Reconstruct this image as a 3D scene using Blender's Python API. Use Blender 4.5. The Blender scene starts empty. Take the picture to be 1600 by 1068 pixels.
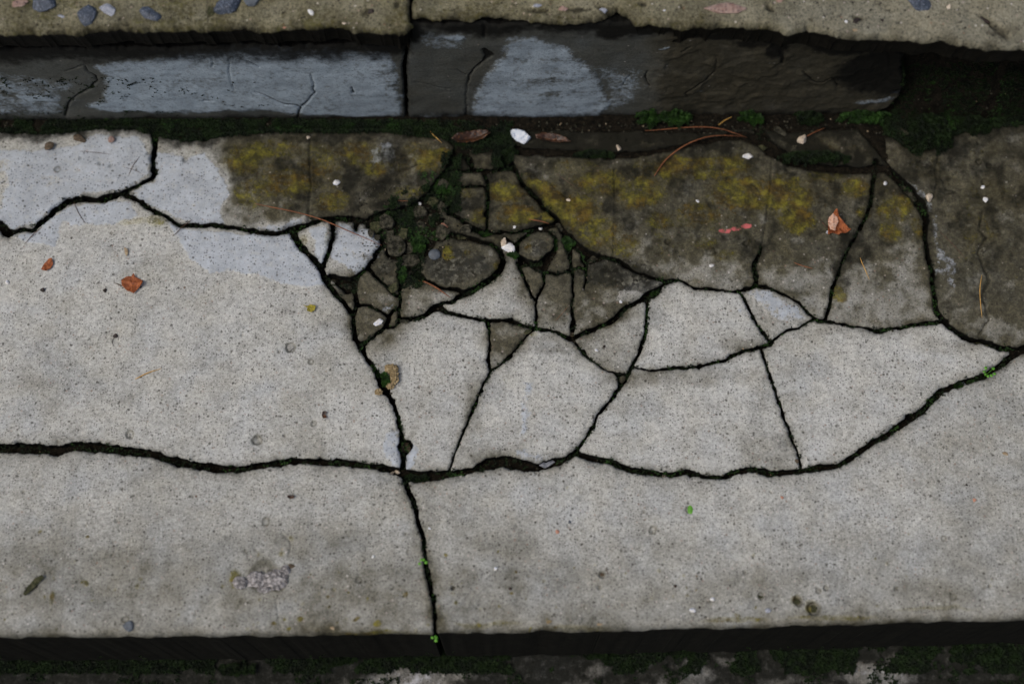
import bpy, bmesh, math, random
import numpy as np
from mathutils import Vector, Matrix
R = math.radians
random.seed(7); rng = np.random.default_rng(7)
sc = bpy.context.scene
COL = sc.collection

# ------------------------------------------------------------------ camera
TILT, DIST, LENS, SENS = R(20), 1.0, 50.0, 36.0
K = SENS / LENS
CAM = np.array([0.0, -math.sin(TILT) * DIST, math.cos(TILT) * DIST])
FWD = np.array([0.0, math.sin(TILT), -math.cos(TILT)])
UPV = np.array([0.0, math.cos(TILT), math.sin(TILT)])
cd = bpy.data.cameras.new('camera'); cam = bpy.data.objects.new('camera', cd); COL.objects.link(cam)
cam.location = CAM; cam.rotation_euler = (TILT, 0, 0)
cd.lens = LENS; cd.sensor_width = SENS; cd.clip_start = 0.02; cd.clip_end = 200
cd.dof.use_dof = True; cd.dof.focus_distance = 1.0; cd.dof.aperture_fstop = 2.4
sc.camera = cam

# ------------------------------------------------------------------ light
SUN_EL, SUN_AZ = R(58), R(-115)         # overcast, a little brighter from the left and front
w = bpy.data.worlds.new('World'); sc.world = w; w.use_nodes = True
nt = w.node_tree; nt.nodes.clear()
sky = nt.nodes.new('ShaderNodeTexSky'); sky.sky_type = 'NISHITA'; sky.sun_disc = False
sky.sun_elevation = SUN_EL; sky.sun_rotation = SUN_AZ
sky.air_density = 1.0; sky.dust_density = 6.0; sky.ozone_density = 1.0
bg = nt.nodes.new('ShaderNodeBackground'); bg.inputs[1].default_value = 0.10
wo = nt.nodes.new('ShaderNodeOutputWorld')
nt.links.new(sky.outputs[0], bg.inputs[0]); nt.links.new(bg.outputs[0], wo.inputs[0])
sl = bpy.data.lights.new('sun', 'SUN'); sl.energy = 0.8; sl.angle = R(25); sl.color = (1.0, 0.99, 0.975)
so = bpy.data.objects.new('sun', sl); COL.objects.link(so)
dv = Vector((math.sin(SUN_AZ) * math.cos(SUN_EL), math.cos(SUN_AZ) * math.cos(SUN_EL), math.sin(SUN_EL)))
so.rotation_euler = dv.to_track_quat('Z', 'Y').to_euler(); so.location = dv * 3
sc.view_settings.view_transform = 'Standard'; sc.view_settings.look = 'None'
sc.view_settings.exposure = 0.13; sc.view_settings.gamma = 1.0

# ------------------------------------------------------------------ helpers: planes, noise
class Plane:
    def __init__(s, O, U, V):
        s.O = np.array(O, float); s.U = np.array(U, float); s.V = np.array(V, float); s.N = np.cross(s.U, s.V)
    def hit(s, px, py):
        d = FWD + np.array([1.0, 0, 0]) * ((px - 800) / 1600 * K) + UPV * ((534 - py) / 1600 * K)
        t = np.dot(s.O - CAM, s.N) / np.dot(d, s.N)
        return CAM + d * t
    def uv(s, px, py):
        p = s.hit(px, py) - s.O
        return float(np.dot(p, s.U)), float(np.dot(p, s.V))
    def sc(s, px, py):
        return float(np.linalg.norm(s.hit(px + 1, py) - s.hit(px, py)))
    def pos(s, u, v, h=0.0):
        return s.O + s.U * u + s.V * v + s.N * h
HR = 0.131
TREAD = Plane((0, 0, 0), (1, 0, 0), (0, 1, 0))
UPPER = Plane((0, 0, HR), (1, 0, 0), (0, 1, 0))
LOWER = Plane((0, 0, -HR), (1, 0, 0), (0, 1, 0))
a0 = TREAD.hit(60, 188); a1 = TREAD.hit(1390, 176)
ru = (a1 - a0); ru /= np.linalg.norm(ru)
RISER = Plane(a0 - ru * (a0[0] / ru[0]), ru, (0, 0, 1))
RY = lambda x: RISER.O[1] + x * ru[1] / ru[0]

_perm = np.random.default_rng(3).permutation(256); _perm = np.concatenate([_perm, _perm])
_g = np.random.default_rng(5).uniform(0, 2 * np.pi, 256); _gx, _gy = np.cos(_g), np.sin(_g)
def perlin(x, y, seed=0):
    x = np.asarray(x, float) + seed * 17.31; y = np.asarray(y, float) + seed * 9.77
    xi = np.floor(x).astype(int); yi = np.floor(y).astype(int); xf = x - xi; yf = y - yi
    u = xf ** 3 * (xf * (xf * 6 - 15) + 10); v = yf ** 3 * (yf * (yf * 6 - 15) + 10)
    def gr(ix, iy, dx, dy):
        h = _perm[(_perm[ix & 255] + iy) & 255]
        return _gx[h] * dx + _gy[h] * dy
    n00 = gr(xi, yi, xf, yf); n10 = gr(xi + 1, yi, xf - 1, yf)
    n01 = gr(xi, yi + 1, xf, yf - 1); n11 = gr(xi + 1, yi + 1, xf - 1, yf - 1)
    return ((n00 * (1 - u) + n10 * u) * (1 - v) + (n01 * (1 - u) + n11 * u) * v) * 1.5
def fbm(x, y, o=4, seed=0):
    s = 0; a = 1.0; t = 0
    for i in range(o):
        s = s + a * perlin(x * 2 ** i, y * 2 ** i, seed + i * 3); t += a; a *= 0.55
    return s / t
def sstep(a, b, x):
    t = np.clip((x - a) / (b - a), 0, 1); return t * t * (3 - 2 * t)

# ------------------------------------------------------------------ node materials
class NG:
    def __init__(s, name):
        s.m = bpy.data.materials.new(name); s.m.use_nodes = True; s.t = s.m.node_tree; s.t.nodes.clear()
        s.out = s.n('ShaderNodeOutputMaterial'); s.b = s.n('ShaderNodeBsdfPrincipled'); s.l(s.b.outputs[0], s.out.inputs[0])
        s.co = s.n('ShaderNodeTexCoord').outputs['Object']
    def n(s, k): return s.t.nodes.new(k)
    def l(s, a, b): s.t.links.new(a, b)
    def val(s, x, i):
        if isinstance(x, (int, float)): i.default_value = x
        elif isinstance(x, tuple): i.default_value = (*x, 1) if len(x) == 3 else x
        else: s.l(x, i)
    def noise(s, scale, detail=4, rough=0.55, off=0.0, out='Fac'):
        v = s.co
        if off:
            m = s.n('ShaderNodeMapping'); m.inputs[1].default_value = (off, off * 1.7, off * .6); s.l(v, m.inputs[0]); v = m.outputs[0]
        n = s.n('ShaderNodeTexNoise'); n.inputs['Scale'].default_value = scale; n.inputs['Detail'].default_value = detail
        n.inputs['Roughness'].default_value = rough; s.l(v, n.inputs['Vector']); return n.outputs[out]
    def vor(s, scale, rand=1.0):
        n = s.n('ShaderNodeTexVoronoi'); n.inputs['Scale'].default_value = scale; n.inputs['Randomness'].default_value = rand
        s.l(s.co, n.inputs['Vector']); return n
    def math(s, op, a, b=0.0, c=None, clamp=False):
        n = s.n('ShaderNodeMath'); n.operation = op; n.use_clamp = clamp; s.val(a, n.inputs[0]); s.val(b, n.inputs[1])
        if c is not None: s.val(c, n.inputs[2])
        return n.outputs[0]
    def ramp(s, x, a, b, lo=0.0, hi=1.0):
        n = s.n('ShaderNodeMapRange'); n.interpolation_type = 'SMOOTHSTEP'
        s.val(x, n.inputs[0]); n.inputs[1].default_value = a; n.inputs[2].default_value = b
        n.inputs[3].default_value = lo; n.inputs[4].default_value = hi; return n.outputs[0]
    def mix(s, f, a, b, mode='MIX'):
        n = s.n('ShaderNodeMix'); n.data_type = 'RGBA'; n.blend_type = mode
        s.val(f, n.inputs[0]); s.val(a, n.inputs[6]); s.val(b, n.inputs[7]); return n.outputs[2]
    def attr(s, name):
        a = s.n('ShaderNodeAttribute'); a.attribute_name = name
        sp = s.n('ShaderNodeSeparateColor'); s.l(a.outputs['Color'], sp.inputs[0])
        return sp.outputs[0], sp.outputs[1], sp.outputs[2], a.outputs['Alpha']
    def bump(s, h, dist, strength=1.0, prev=None):
        n = s.n('ShaderNodeBump'); n.inputs['Distance'].default_value = dist; n.inputs['Strength'].default_value = strength
        s.val(h, n.inputs['Height'])
        if prev: s.l(prev, n.inputs['Normal'])
        return n.outputs[0]
    def fin(s, col, rough=0.85, nrm=None, spec=0.3):
        s.val(col, s.b.inputs['Base Color']); s.val(rough, s.b.inputs['Roughness']); s.b.inputs['Specular IOR Level'].default_value = spec
        if nrm: s.l(nrm, s.b.inputs['Normal'])
        return s.m

def concrete(name, pale, taupe, white, lich1, lich2, dirt, grain=1.0, speck=1.0, rough=0.85, bumpd=0.0005, wlo=.40, whi=.62):
    g = NG(name)
    W, L, D, T = g.attr('mask_a'); E, PK, PIT, SIDE = g.attr('mask_b')
    nb = g.noise(22, 5, 0.6); nm = g.noise(120, 6, 0.7, 3.1); nf = g.noise(520, 5, 0.75, 1.7); nff = g.noise(1500, 2, 0.6, 5.0)
    # base: pale to taupe by tone
    tn = g.math('ADD', T, g.math('MULTIPLY', g.math('SUBTRACT', nm, 0.5), 0.55), clamp=True)
    tn = g.math('ADD', tn, g.math('MULTIPLY', g.math('SUBTRACT', nb, 0.5), 0.5), clamp=True)
    c = g.mix(tn, pale, taupe)
    # warm / cool drift
    c = g.mix(g.ramp(g.noise(48, 3, .5, 9.0), .35, .7, 0, .45), c, g.mix(1.0, c, (1.0, 0.965, 0.89), 'MULTIPLY'))
    c = g.mix(g.ramp(g.noise(36, 3, .5, 14.0), .45, .7, 0, .5), c, g.mix(1.0, c, (0.93, 0.97, 1.05), 'MULTIPLY'))
    # blotches: damp and wear
    c = g.mix(g.ramp(g.noise(70, 7, .68, 50.0), .42, .68, 0, .55), c, g.mix(1.0, c, (.66, .655, .63), 'MULTIPLY'))
    c = g.mix(g.ramp(g.noise(17, 5, .6, 57.0), .45, .70, 0, .50), c, g.mix(1.0, c, (.72, .71, .67), 'MULTIPLY'))
    c = g.mix(g.ramp(g.noise(95, 5, .6, 63.0), .52, .72, 0, .5), c, g.mix(1.0, c, (1.20, 1.19, 1.17), 'MULTIPLY'))
    # laitance skin, worn through in dots
    wf = g.ramp(g.math('ADD', W, g.math('ADD', g.math('MULTIPLY', g.math('SUBTRACT', nm, 0.5), 1.1), g.math('MULTIPLY', g.math('SUBTRACT', g.noise(300, 5, .75, 71.0), .5), 1.0))), wlo, whi)
    wv = g.mix(g.ramp(g.noise(60, 6, .7, 21.0), .35, .65), white, tuple(x * .74 for x in white))
    wv = g.mix(g.ramp(g.noise(190, 5, .7, 25.0), .50, .70, 0, .6), wv, pale)
    c = g.mix(g.math('MULTIPLY', wf, 0.9), c, wv)
    # sandy grain
    gr = g.math('ADD', g.math('MULTIPLY', g.ramp(nf, .30, .70), .6), g.math('MULTIPLY', g.ramp(nff, .3, .7), .4))
    amp = g.math('MULTIPLY', g.ramp(wf, 0, 1, 1.15, 0.45), grain)
    gv = g.math('ADD', 1.0, g.math('MULTIPLY', g.math('SUBTRACT', gr, 0.52), amp))
    cg = g.n('ShaderNodeCombineColor')
    for i in range(3): g.l(gv, cg.inputs[i])
    c = g.mix(1.0, c, cg.outputs[0], 'MULTIPLY')
    # dark sand grains and pin holes
    def specks(scale, rad, keep, seed_ch):
        v = g.vor(scale); sp = g.n('ShaderNodeSeparateColor'); g.l(v.outputs['Color'], sp.inputs[0])
        near = g.ramp(v.outputs['Distance'], rad * .55, rad, 1, 0)
        on = g.math('GREATER_THAN', sp.outputs[seed_ch], keep)
        return g.math('MULTIPLY', near, on), sp
    s1, _ = specks(560, .40, .55, 0); s2, q2 = specks(210, .24, .66, 1); s3, q3 = specks(240, .22, .88, 2)
    c = g.mix(g.math('MULTIPLY', s1, .62 * speck), c, (0.05, 0.048, 0.042))
    c = g.mix(g.math('MULTIPLY', s2, .70 * speck), c, (0.04, 0.036, 0.028))
    c = g.mix(g.math('MULTIPLY', s3, .55 * speck), c, g.mix(q3.outputs[0], (0.62, 0.60, 0.56), (0.20, 0.11, 0.07)))
    v4 = g.vor(460); q4 = g.n('ShaderNodeSeparateColor'); g.l(v4.outputs['Color'], q4.inputs[0])
    ag = g.mix(g.ramp(q4.outputs[0], .1, .95), (.018, .017, .013), (.21, .205, .165))
    ag = g.mix(g.ramp(nm, .40, .62), ag, (.022, .024, .022))
    rf_ = g.ramp(g.math('ADD', E, g.math('MULTIPLY', g.math('SUBTRACT', g.noise(85, 6, .7, 77.0), .5), 1.2)), .42, .75)
    c = g.mix(g.math('MULTIPLY', rf_, .85), c, ag)
    c = g.mix(g.math('MULTIPLY', g.ramp(g.math('MULTIPLY', tn, g.noise(260, 6, .8, 81.0)), .34, .62), .62), c, (.026, .025, .017))
    # lichen and algae crust
    lf = g.math('ADD', L, g.math('MULTIPLY', g.math('SUBTRACT', g.noise(75, 5, .7, 40.0), 0.5), 1.3))
    lf = g.math('ADD', lf, g.math('MULTIPLY', g.math('SUBTRACT', g.noise(24, 5, .65, 44.0), .5), .9))
    lf = g.ramp(g.math('ADD', lf, g.math('MULTIPLY', g.math('SUBTRACT', g.noise(330, 5, .8, 46.0), .5), 2.3)), .42, 1.0)
    lc = g.mix(g.ramp(g.noise(55, 4, .6, 31.0), .42, .62), lich1, lich2)
    lc = g.mix(g.ramp(g.noise(130, 6, .75, 48.0), .40, .62), g.mix(1.0, lc, (.30, .30, .5), 'MULTIPLY'), lc)
    c = g.mix(g.math('MULTIPLY', g.ramp(L, .05, .55), .28), c, g.mix(1.0, c, (.86, .78, .34), 'MULTIPLY'))
    c = g.mix(g.math('MULTIPLY', lf, .80), c, lc)
    # pink smear
    c = g.mix(g.ramp(g.math('ADD', PK, g.math('MULTIPLY', g.math('SUBTRACT', nm, .5), 2.0)), .45, .75), c, (.50, .12, .12))
    # grime, with painted shade carried in the same mask
    df = g.math('ADD', D, g.math('MULTIPLY', g.math('SUBTRACT', g.noise(150, 7, .75, 90.0), 0.5), 1.35))
    df = g.math('ADD', df, g.math('MULTIPLY', g.math('SUBTRACT', nf, 0.5), 0.35))
    c = g.mix(g.math('MULTIPLY', g.ramp(df, .25, 1.10), .95), c, dirt)
    c = g.mix(g.math('MULTIPLY', PIT, .6), c, g.mix(1.0, c, (.35, .34, .28), 'MULTIPLY'))
    c = g.mix(g.math('MULTIPLY', g.ramp(SIDE, .2, .9), .96), c, g.mix(g.ramp(nm, .4, .7), tuple(x * .45 for x in dirt), tuple(x * 1.0 for x in dirt)))
    h = g.math('ADD', g.math('MULTIPLY', nm, .9), g.math('MULTIPLY', nf, .8))
    h = g.math('SUBTRACT', h, g.math('MULTIPLY', s2, .35)); h = g.math('ADD', h, g.math('MULTIPLY', lf, .9)); h = g.math('ADD', h, g.math('MULTIPLY', rf_, g.math('MULTIPLY', q4.outputs[0], .5)))
    nr = g.bump(h, bumpd, 0.85)
    return g.fin(c, g.ramp(df, .2, 1, rough, .9), nr, .12)

M = {}
M['concrete'] = concrete('weathered_concrete', (.455, .463, .438), (.112, .105, .072), (.445, .490, .535),
                         (.215, .196, .022), (.140, .090, .012), (.010, .010, .007), grain=.85)
M['render'] = concrete('smooth_render', (.088, .095, .088), (.056, .050, .034), (.38, .455, .515),
                       (.10, .10, .03), (.05, .06, .02), (.005, .005, .004), grain=.55, speck=.5, rough=.7, bumpd=.0004, wlo=.28, whi=.82)
M['buff'] = concrete('buff_concrete', (.222, .212, .158), (.088, .082, .052), (.30, .30, .26),
                     (.13, .125, .035), (.10, .085, .02), (.010, .009, .006), grain=1.1, speck=1.3)
M['lower'] = concrete('mossy_concrete', (.30, .30, .28), (.06, .055, .045), (.45, .46, .48),
                      (.05, .06, .015), (.03, .04, .01), (.004, .005, .003))

def simple(name, c1, c2, scale=300, rough=.7, bumpd=.0003, spec=.3, c3=None):
    g = NG(name)
    n = g.noise(scale, 5, .65); c = g.mix(g.ramp(n, .38, .62), c1, c2)
    if c3: c = g.mix(g.ramp(g.noise(scale * 2.7, 3, .6, 4.0), .56, .64), c, c3)
    return g.fin(c, rough, g.bump(n, bumpd, .8), spec)
M['soil'] = simple('soil', (.004, .004, .003), (.012, .010, .007), 260, .95, .0012, .05, (.022, .018, .012))
M['bluestone'] = simple('blue_black_stone', (.022, .030, .045), (.055, .072, .100), 420, .6, .0004, .4, (.16, .19, .24))
M['pinkstone'] = simple('pink_stone', (.24, .15, .12), (.34, .25, .21), 260, .7, .0005, .3, (.10, .07, .07))
M['whitestone'] = simple('white_quartz', (.62, .62, .60), (.80, .79, .76), 240, .5, .0003, .5, (.40, .46, .58))
M['bluewhite'] = simple('blue_white_stone', (.50, .56, .64), (.72, .75, .78), 200, .5, .0006, .5, (.22, .30, .44))
M['creamstone'] = simple('cream_pebble', (.50, .42, .32), (.62, .55, .44), 260, .6, .0003, .4, (.35, .27, .2))
M['greystone'] = simple('grey_pebble', (.19, .21, .25), (.34, .36, .41), 330, .6, .0005, .4, (.48, .50, .54))
M['slate'] = simple('slate_pebble', (.070, .082, .095), (.11, .13, .15), 260, .65, .0003, .4)
M['greypink'] = simple('rough_aggregate', (.13, .125, .122), (.42, .40, .39), 380, .85, .0012, .2, (.05, .045, .04))
M['sandstone'] = simple('sandstone', (.20, .15, .075), (.36, .28, .16), 330, .85, .0010, .2, (.07, .05, .025))
M['brownstone'] = simple('brown_stone', (.060, .045, .028), (.12, .09, .06), 260, .8, .0006, .3, (.16, .12, .08))
M['tanstone'] = simple('tan_pebble', (.26, .19, .11), (.36, .29, .19), 260, .7, .0004, .3)
M['terracotta'] = simple('pink_chip', (.42, .20, .13), (.50, .28, .20), 300, .7, .0003, .3)
M['crumb'] = simple('concrete_crumb', (.014, .014, .010), (.080, .075, .054), 260, .9, .0010, .1, (.012, .014, .007))
M['mosscrumb'] = simple('mossy_chip', (.022, .026, .010), (.080, .078, .040), 330, .9, .0008, .2, (.03, .03, .02))
M['crumbpale'] = simple('pale_pit_stone', (.24,.24,.22), (.36,.36,.33), 330, .9, .0006, .2)
M['seed'] = simple('dark_seed', (.010, .007, .005), (.030, .017, .012), 500, .6, .0003, .4)
M['leaf'] = simple('dry_leaf', (.20, .055, .018), (.33, .105, .035), 330, .65, .0005, .3, (.12, .035, .015))
M['leafpale'] = simple('pale_leaf_underside', (.48, .27, .18), (.60, .40, .30), 260, .65, .0004, .3, (.30, .12, .06))
M['leafdark'] = simple('rotten_leaf', (.016, .008, .004), (.055, .022, .009), 200, .45, .0006, .5, (.14, .06, .02))
M['needle'] = simple('dry_needle', (.15, .055, .022), (.25, .095, .040), 300, .6, .0002, .3)
M['needledark'] = simple('old_needle', (.060, .032, .020), (.11, .06, .04), 300, .7, .0002, .3)
M['needleyellow'] = simple('straw_needle', (.48, .27, .06), (.60, .38, .12), 300, .6, .0002, .3)
M['yellow'] = simple('yellow_lichen', (.20, .17, .02), (.34, .29, .05), 500, .9, .0008, .15, (.08, .07, .01))
M['moss'] = simple('moss', (.003, .007, .002), (.008, .020, .003), 120, .8, .0003, .25)
M['mossbright'] = simple('bright_moss', (.007, .022, .003), (.020, .062, .006), 150, .7, .0003, .3)
M['sprout'] = simple('sprout_leaf', (.07, .24, .02), (.13, .36, .03), 200, .5, .0002, .4)

# ------------------------------------------------------------------ object helpers
def tag(o, label=None, cat=None, group=None, kind=None):
    if label: o['label'] = label
    if cat: o['category'] = cat
    if group: o['group'] = group
    if kind: o['kind'] = kind
    return o
def mkmesh(name, verts, faces, mat, parent=None, origin=None, smooth=True):
    verts = np.asarray(verts, float)
    if origin is None: origin = verts.mean(0)
    origin = np.asarray(origin, float)
    me = bpy.data.meshes.new(name)
    faces = [tuple(f) for f in faces]
    me.from_pydata([tuple(v) for v in (verts - origin)], [], faces)
    me.materials.append(M[mat] if isinstance(mat, str) else mat)
    if smooth: me.polygons.foreach_set('use_smooth', [True] * len(me.polygons))
    o = bpy.data.objects.new(name, me); COL.objects.link(o); o.location = origin
    if parent is not None:
        o.parent = parent; o.location = Vector(origin) - parent.location
    return o

def seg_field(U, V, us, vs, plane, lines, cap=0.012, minw=0.0):
    """signed distance to the edge of a set of variable-width polylines (pixels -> plane metres)"""
    d = np.full(U.shape, cap)
    for ln in lines:
        pts = [(*plane.uv(p[0], p[1]), max(p[2] * plane.sc(p[0], p[1]), minw) / 2) for p in ln]
        for (x0, y0, w0), (x1, y1, w1) in zip(pts[:-1], pts[1:]):
            r = cap + max(w0, w1) + .003
            j0, j1 = np.searchsorted(us, [min(x0, x1) - r, max(x0, x1) + r]); i0, i1 = np.searchsorted(vs, [min(y0, y1) - r, max(y0, y1) + r])
            if j1 <= j0 or i1 <= i0: continue
            u = U[i0:i1, j0:j1]; v = V[i0:i1, j0:j1]
            dx, dy = x1 - x0, y1 - y0; L2 = dx * dx + dy * dy + 1e-12
            t = np.clip(((u - x0) * dx + (v - y0) * dy) / L2, 0, 1)
            dd = np.hypot(u - x0 - t * dx, v - y0 - t * dy) - (w0 + (w1 - w0) * t)
            d[i0:i1, j0:j1] = np.minimum(d[i0:i1, j0:j1], dd)
    return d

def poly_mask(U, V, plane, polys, soft=.004):
    """soft-edged union of polygons given in pixels"""
    out = np.zeros(U.shape)
    for pl in polys:
        s = 1.0
        if isinstance(pl[0], (int, float)): s, pl = pl[0], pl[1]
        P = [plane.uv(*p) for p in pl]; n = len(P)
        xs = [p[0] for p in P]; ys = [p[1] for p in P]
        sel = (U > min(xs) - soft) & (U < max(xs) + soft) & (V > min(ys) - soft) & (V < max(ys) + soft)
        if not sel.any(): continue
        u = U[sel]; v = V[sel]; ins = np.zeros(u.shape, bool); dm = np.full(u.shape, 9.0)
        for k in range(n):
            x0, y0 = P[k]; x1, y1 = P[(k + 1) % n]
            dx, dy = x1 - x0, y1 - y0
            t = np.clip(((u - x0) * dx + (v - y0) * dy) / (dx * dx + dy * dy + 1e-12), 0, 1)
            dm = np.minimum(dm, np.hypot(u - x0 - t * dx, v - y0 - t * dy))
            if abs(dy) > 1e-12: ins ^= ((y0 > v) != (y1 > v)) & (u < dx * (v - y0) / dy + x0)
        val = sstep(-soft, soft, np.where(ins, dm, -dm)) * s
        out[sel] = np.maximum(out[sel], val)
    return out
def ell_mask(U, V, plane, ells):
    """(px, py, rx, ry, strength[, rotation deg])"""
    out = np.zeros(U.shape)
    for e in ells:
        u0, v0 = plane.uv(e[0], e[1]); s = plane.sc(e[0], e[1]); a = R(e[5]) if len(e) > 5 else 0
        x = (U - u0); y = (V - v0); X = x * math.cos(a) + y * math.sin(a); Y = -x * math.sin(a) + y * math.cos(a)
        q = np.hypot(X / (e[2] * s), Y / (e[3] * s))
        out = np.maximum(out, e[4] * (1 - sstep(.45, 1.25, q)))
    return out

def components(ins):
    """connected regions of a boolean grid, by runs and union-find"""
    H, Wd = ins.shape; par = [0]
    def find(a):
        while par[a] != a: par[a] = par[par[a]]; a = par[a]
        return a
    runs = []; prev = []
    for i in range(H):
        r = np.diff(np.concatenate([[0], ins[i].astype(np.int8), [0]])); st = np.where(r == 1)[0]; en = np.where(r == -1)[0]
        cur = []; k = 0
        for a, b in zip(st, en):
            lab = len(par); par.append(lab)
            for (pa, pb, pl) in prev:
                if pa < b and pb > a:
                    ra, rb = find(lab), find(pl)
                    if ra != rb: par[max(ra, rb)] = min(ra, rb)
            cur.append((a, b, lab)); runs.append((i, a, b, lab))
        prev = cur
    L = np.zeros(ins.shape, np.int32)
    for i, a, b, lab in runs: L[i, a:b] = find(lab)
    return L

def build_pieces(plane, us, vs, d, height, ma, mb, pieces, mat, depths, name='piece', warn=True):
    U, V = np.meshgrid(us, vs)
    gv, gu = np.gradient(d, vs, us); gl = np.hypot(gu, gv) + 1e-9
    gu = gu / np.maximum(gl, .5); gv = gv / np.maximum(gl, .5)
    Lb = components(d > 0); used = set(); made = {}
    for pc in pieces:
        su, sv = plane.uv(*pc['seed']); j = int(np.argmin(abs(us - su))); i = int(np.argmin(abs(vs - sv))); lab = Lb[i, j]
        if lab == 0 or lab in used:
            print('PIECE PROBLEM', pc['seed'], 'lab', lab, 'already used' if lab else 'in crack'); continue
        used.add(lab)
        m = Lb == lab
        ii = np.where(m.any(1))[0]; jj = np.where(m.any(0))[0]; i0, i1, j0, j1 = ii[0], ii[-1] + 1, jj[0], jj[-1] + 1
        mm = m[i0:i1, j0:j1]
        C = mm[:-1, :-1] & mm[1:, :-1] & mm[:-1, 1:] & mm[1:, 1:]
        if C.sum() < 4: continue
        cnt = np.zeros(mm.shape, int); cnt[:-1, :-1] += C; cnt[1:, :-1] += C; cnt[:-1, 1:] += C; cnt[1:, 1:] += C
        vid = -np.ones(mm.shape, int); keep = cnt > 0; vid[keep] = np.arange(keep.sum())
        u = U[i0:i1, j0:j1][keep].copy(); v = V[i0:i1, j0:j1][keep].copy(); dd = d[i0:i1, j0:j1][keep].copy()
        bnd = (cnt[keep] < 4)
        gi, gj = np.where(keep); gi = gi + i0; gj = gj + j0
        onb = (gi == 0) | (gi == len(vs) - 1) | (gj == 0) | (gj == len(us) - 1)
        mv = bnd & ~onb
        st = np.minimum(dd, .004)
        u[mv] -= (gu[i0:i1, j0:j1][keep] * st)[mv]; v[mv] -= (gv[i0:i1, j0:j1][keep] * st)[mv]
        dd[mv] = 0
        cu, cv = u.mean(), v.mean()
        tx, ty = pc.get('tilt', (0, 0))
        h = height(u, v, dd) + pc.get('dz', 0) * 1e-3 + tx * (u - cu) + ty * (v - cv)
        A = np.stack([x[i0:i1, j0:j1][keep] for x in ma], 1); A[:, 3] = np.clip(A[:, 3] + pc.get('tone', 0), 0, 1.2)
        A[:, 2] = np.clip(A[:, 2] + pc.get('dirt', 0), 0, 1.2)
        B = np.stack([x[i0:i1, j0:j1][keep] for x in mb], 1)
        a = vid[:-1, :-1][C]; b = vid[:-1, 1:][C]; c = vid[1:, 1:][C]; e = vid[1:, :-1][C]
        F = np.stack([a, b, c, e], 1)
        P = plane.O + np.outer(u, plane.U) + np.outer(v, plane.V) + np.outer(h, plane.N)
        # rim edges, in cell direction
        Cp = np.pad(C, 1)
        E = []
        lo = C & ~Cp[:-2, 1:-1]; E.append(np.stack([vid[:-1, :-1][lo], vid[:-1, 1:][lo]], 1))
        hi = C & ~Cp[2:, 1:-1]; E.append(np.stack([vid[1:, 1:][hi], vid[1:, :-1][hi]], 1))
        lf = C & ~Cp[1:-1, :-2]; E.append(np.stack([vid[1:, :-1][lf], vid[:-1, :-1][lf]], 1))
        rt = C & ~Cp[1:-1, 2:]; E.append(np.stack([vid[:-1, 1:][rt], vid[1:, 1:][rt]], 1))
        E = np.concatenate(E); rim = np.unique(E); rm = -np.ones(len(u), int); rm[rim] = np.arange(len(rim))
        dep = pc.get('depths', depths); base = len(u); Ps = [P]; As = [A]; Bs = [B]; Fs = [F]; pr = rim.copy(); prev_idx = rim
        nu = gu[i0:i1, j0:j1][keep][rim]; nv = gv[i0:i1, j0:j1][keep][rim]
        for k, dp in enumerate(dep):
            ws = .006 if dep[-1] != .024 else .02
            wob = .0006 * perlin(u[rim] / ws, v[rim] / ws + k * .9, 40) + .0002 * k + (.0010 * k if dep[-1] == .024 else 0)
            uu = u[rim] + nu * wob; vv = v[rim] + nv * wob
            Pk = plane.O + np.outer(uu, plane.U) + np.outer(vv, plane.V) + np.outer(h[rim] - dp, plane.N)
            idx = base + np.arange(len(rim)); base += len(rim)
            q = np.stack([prev_idx[rm[E[:, 1]]], prev_idx[rm[E[:, 0]]], idx[rm[E[:, 0]]], idx[rm[E[:, 1]]]], 1)
            Ak = A[rim].copy(); Bk = B[rim].copy()
            Ak[:, 2] = np.clip(np.maximum(Ak[:, 2], .35 + .5 * min(1, (k + 1) / 2)), 0, 1.1); Ak[:, 0] *= .3; Bk[:, 3] = 1
            Ps.append(Pk); As.append(Ak); Bs.append(Bk); Fs.append(q); prev_idx = idx
        P = np.concatenate(Ps); A = np.concatenate(As); B = np.concatenate(Bs); F = np.concatenate(Fs)
        org = plane.O + plane.U * cu + plane.V * cv
        me = bpy.data.meshes.new(pc.get('name', name))
        me.vertices.add(len(P)); me.vertices.foreach_set('co', (P - org).ravel())
        me.loops.add(len(F) * 4); me.loops.foreach_set('vertex_index', F.ravel().astype(np.int32))
        me.polygons.add(len(F)); me.polygons.foreach_set('loop_start', np.arange(0, len(F) * 4, 4, dtype=np.int32))
        me.polygons.foreach_set('use_smooth', np.ones(len(F), bool))
        me.update(calc_edges=True); me.validate()
        for nme, arr in (('mask_a', A), ('mask_b', B)):
            at = me.color_attributes.new(nme, 'FLOAT_COLOR', 'POINT'); at.data.foreach_set('color', arr.astype(np.float32).ravel())
        me.materials.append(M[pc.get('mat', mat)])
        o = bpy.data.objects.new(pc.get('name', name), me); COL.objects.link(o); o.location = org
        tag(o, pc.get('label'), pc.get('cat'), pc.get('group'), pc.get('kind') or 'thing')
        made[pc['seed']] = o
    if warn:
        for lab in np.unique(Lb):
            if lab and lab not in used:
                m = Lb == lab; n = int(m.sum())
                if n > 40:
                    p = plane.pos(float(U[m].mean()), float(V[m].mean())); q = p - CAM; z = q @ FWD
                    print('UNSEEDED n=%d px=(%.0f,%.0f)' % (n, 800 + q[0] / z / K * 1600, 534 - (q @ UPV) / z / K * 1600))
    return made

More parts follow.
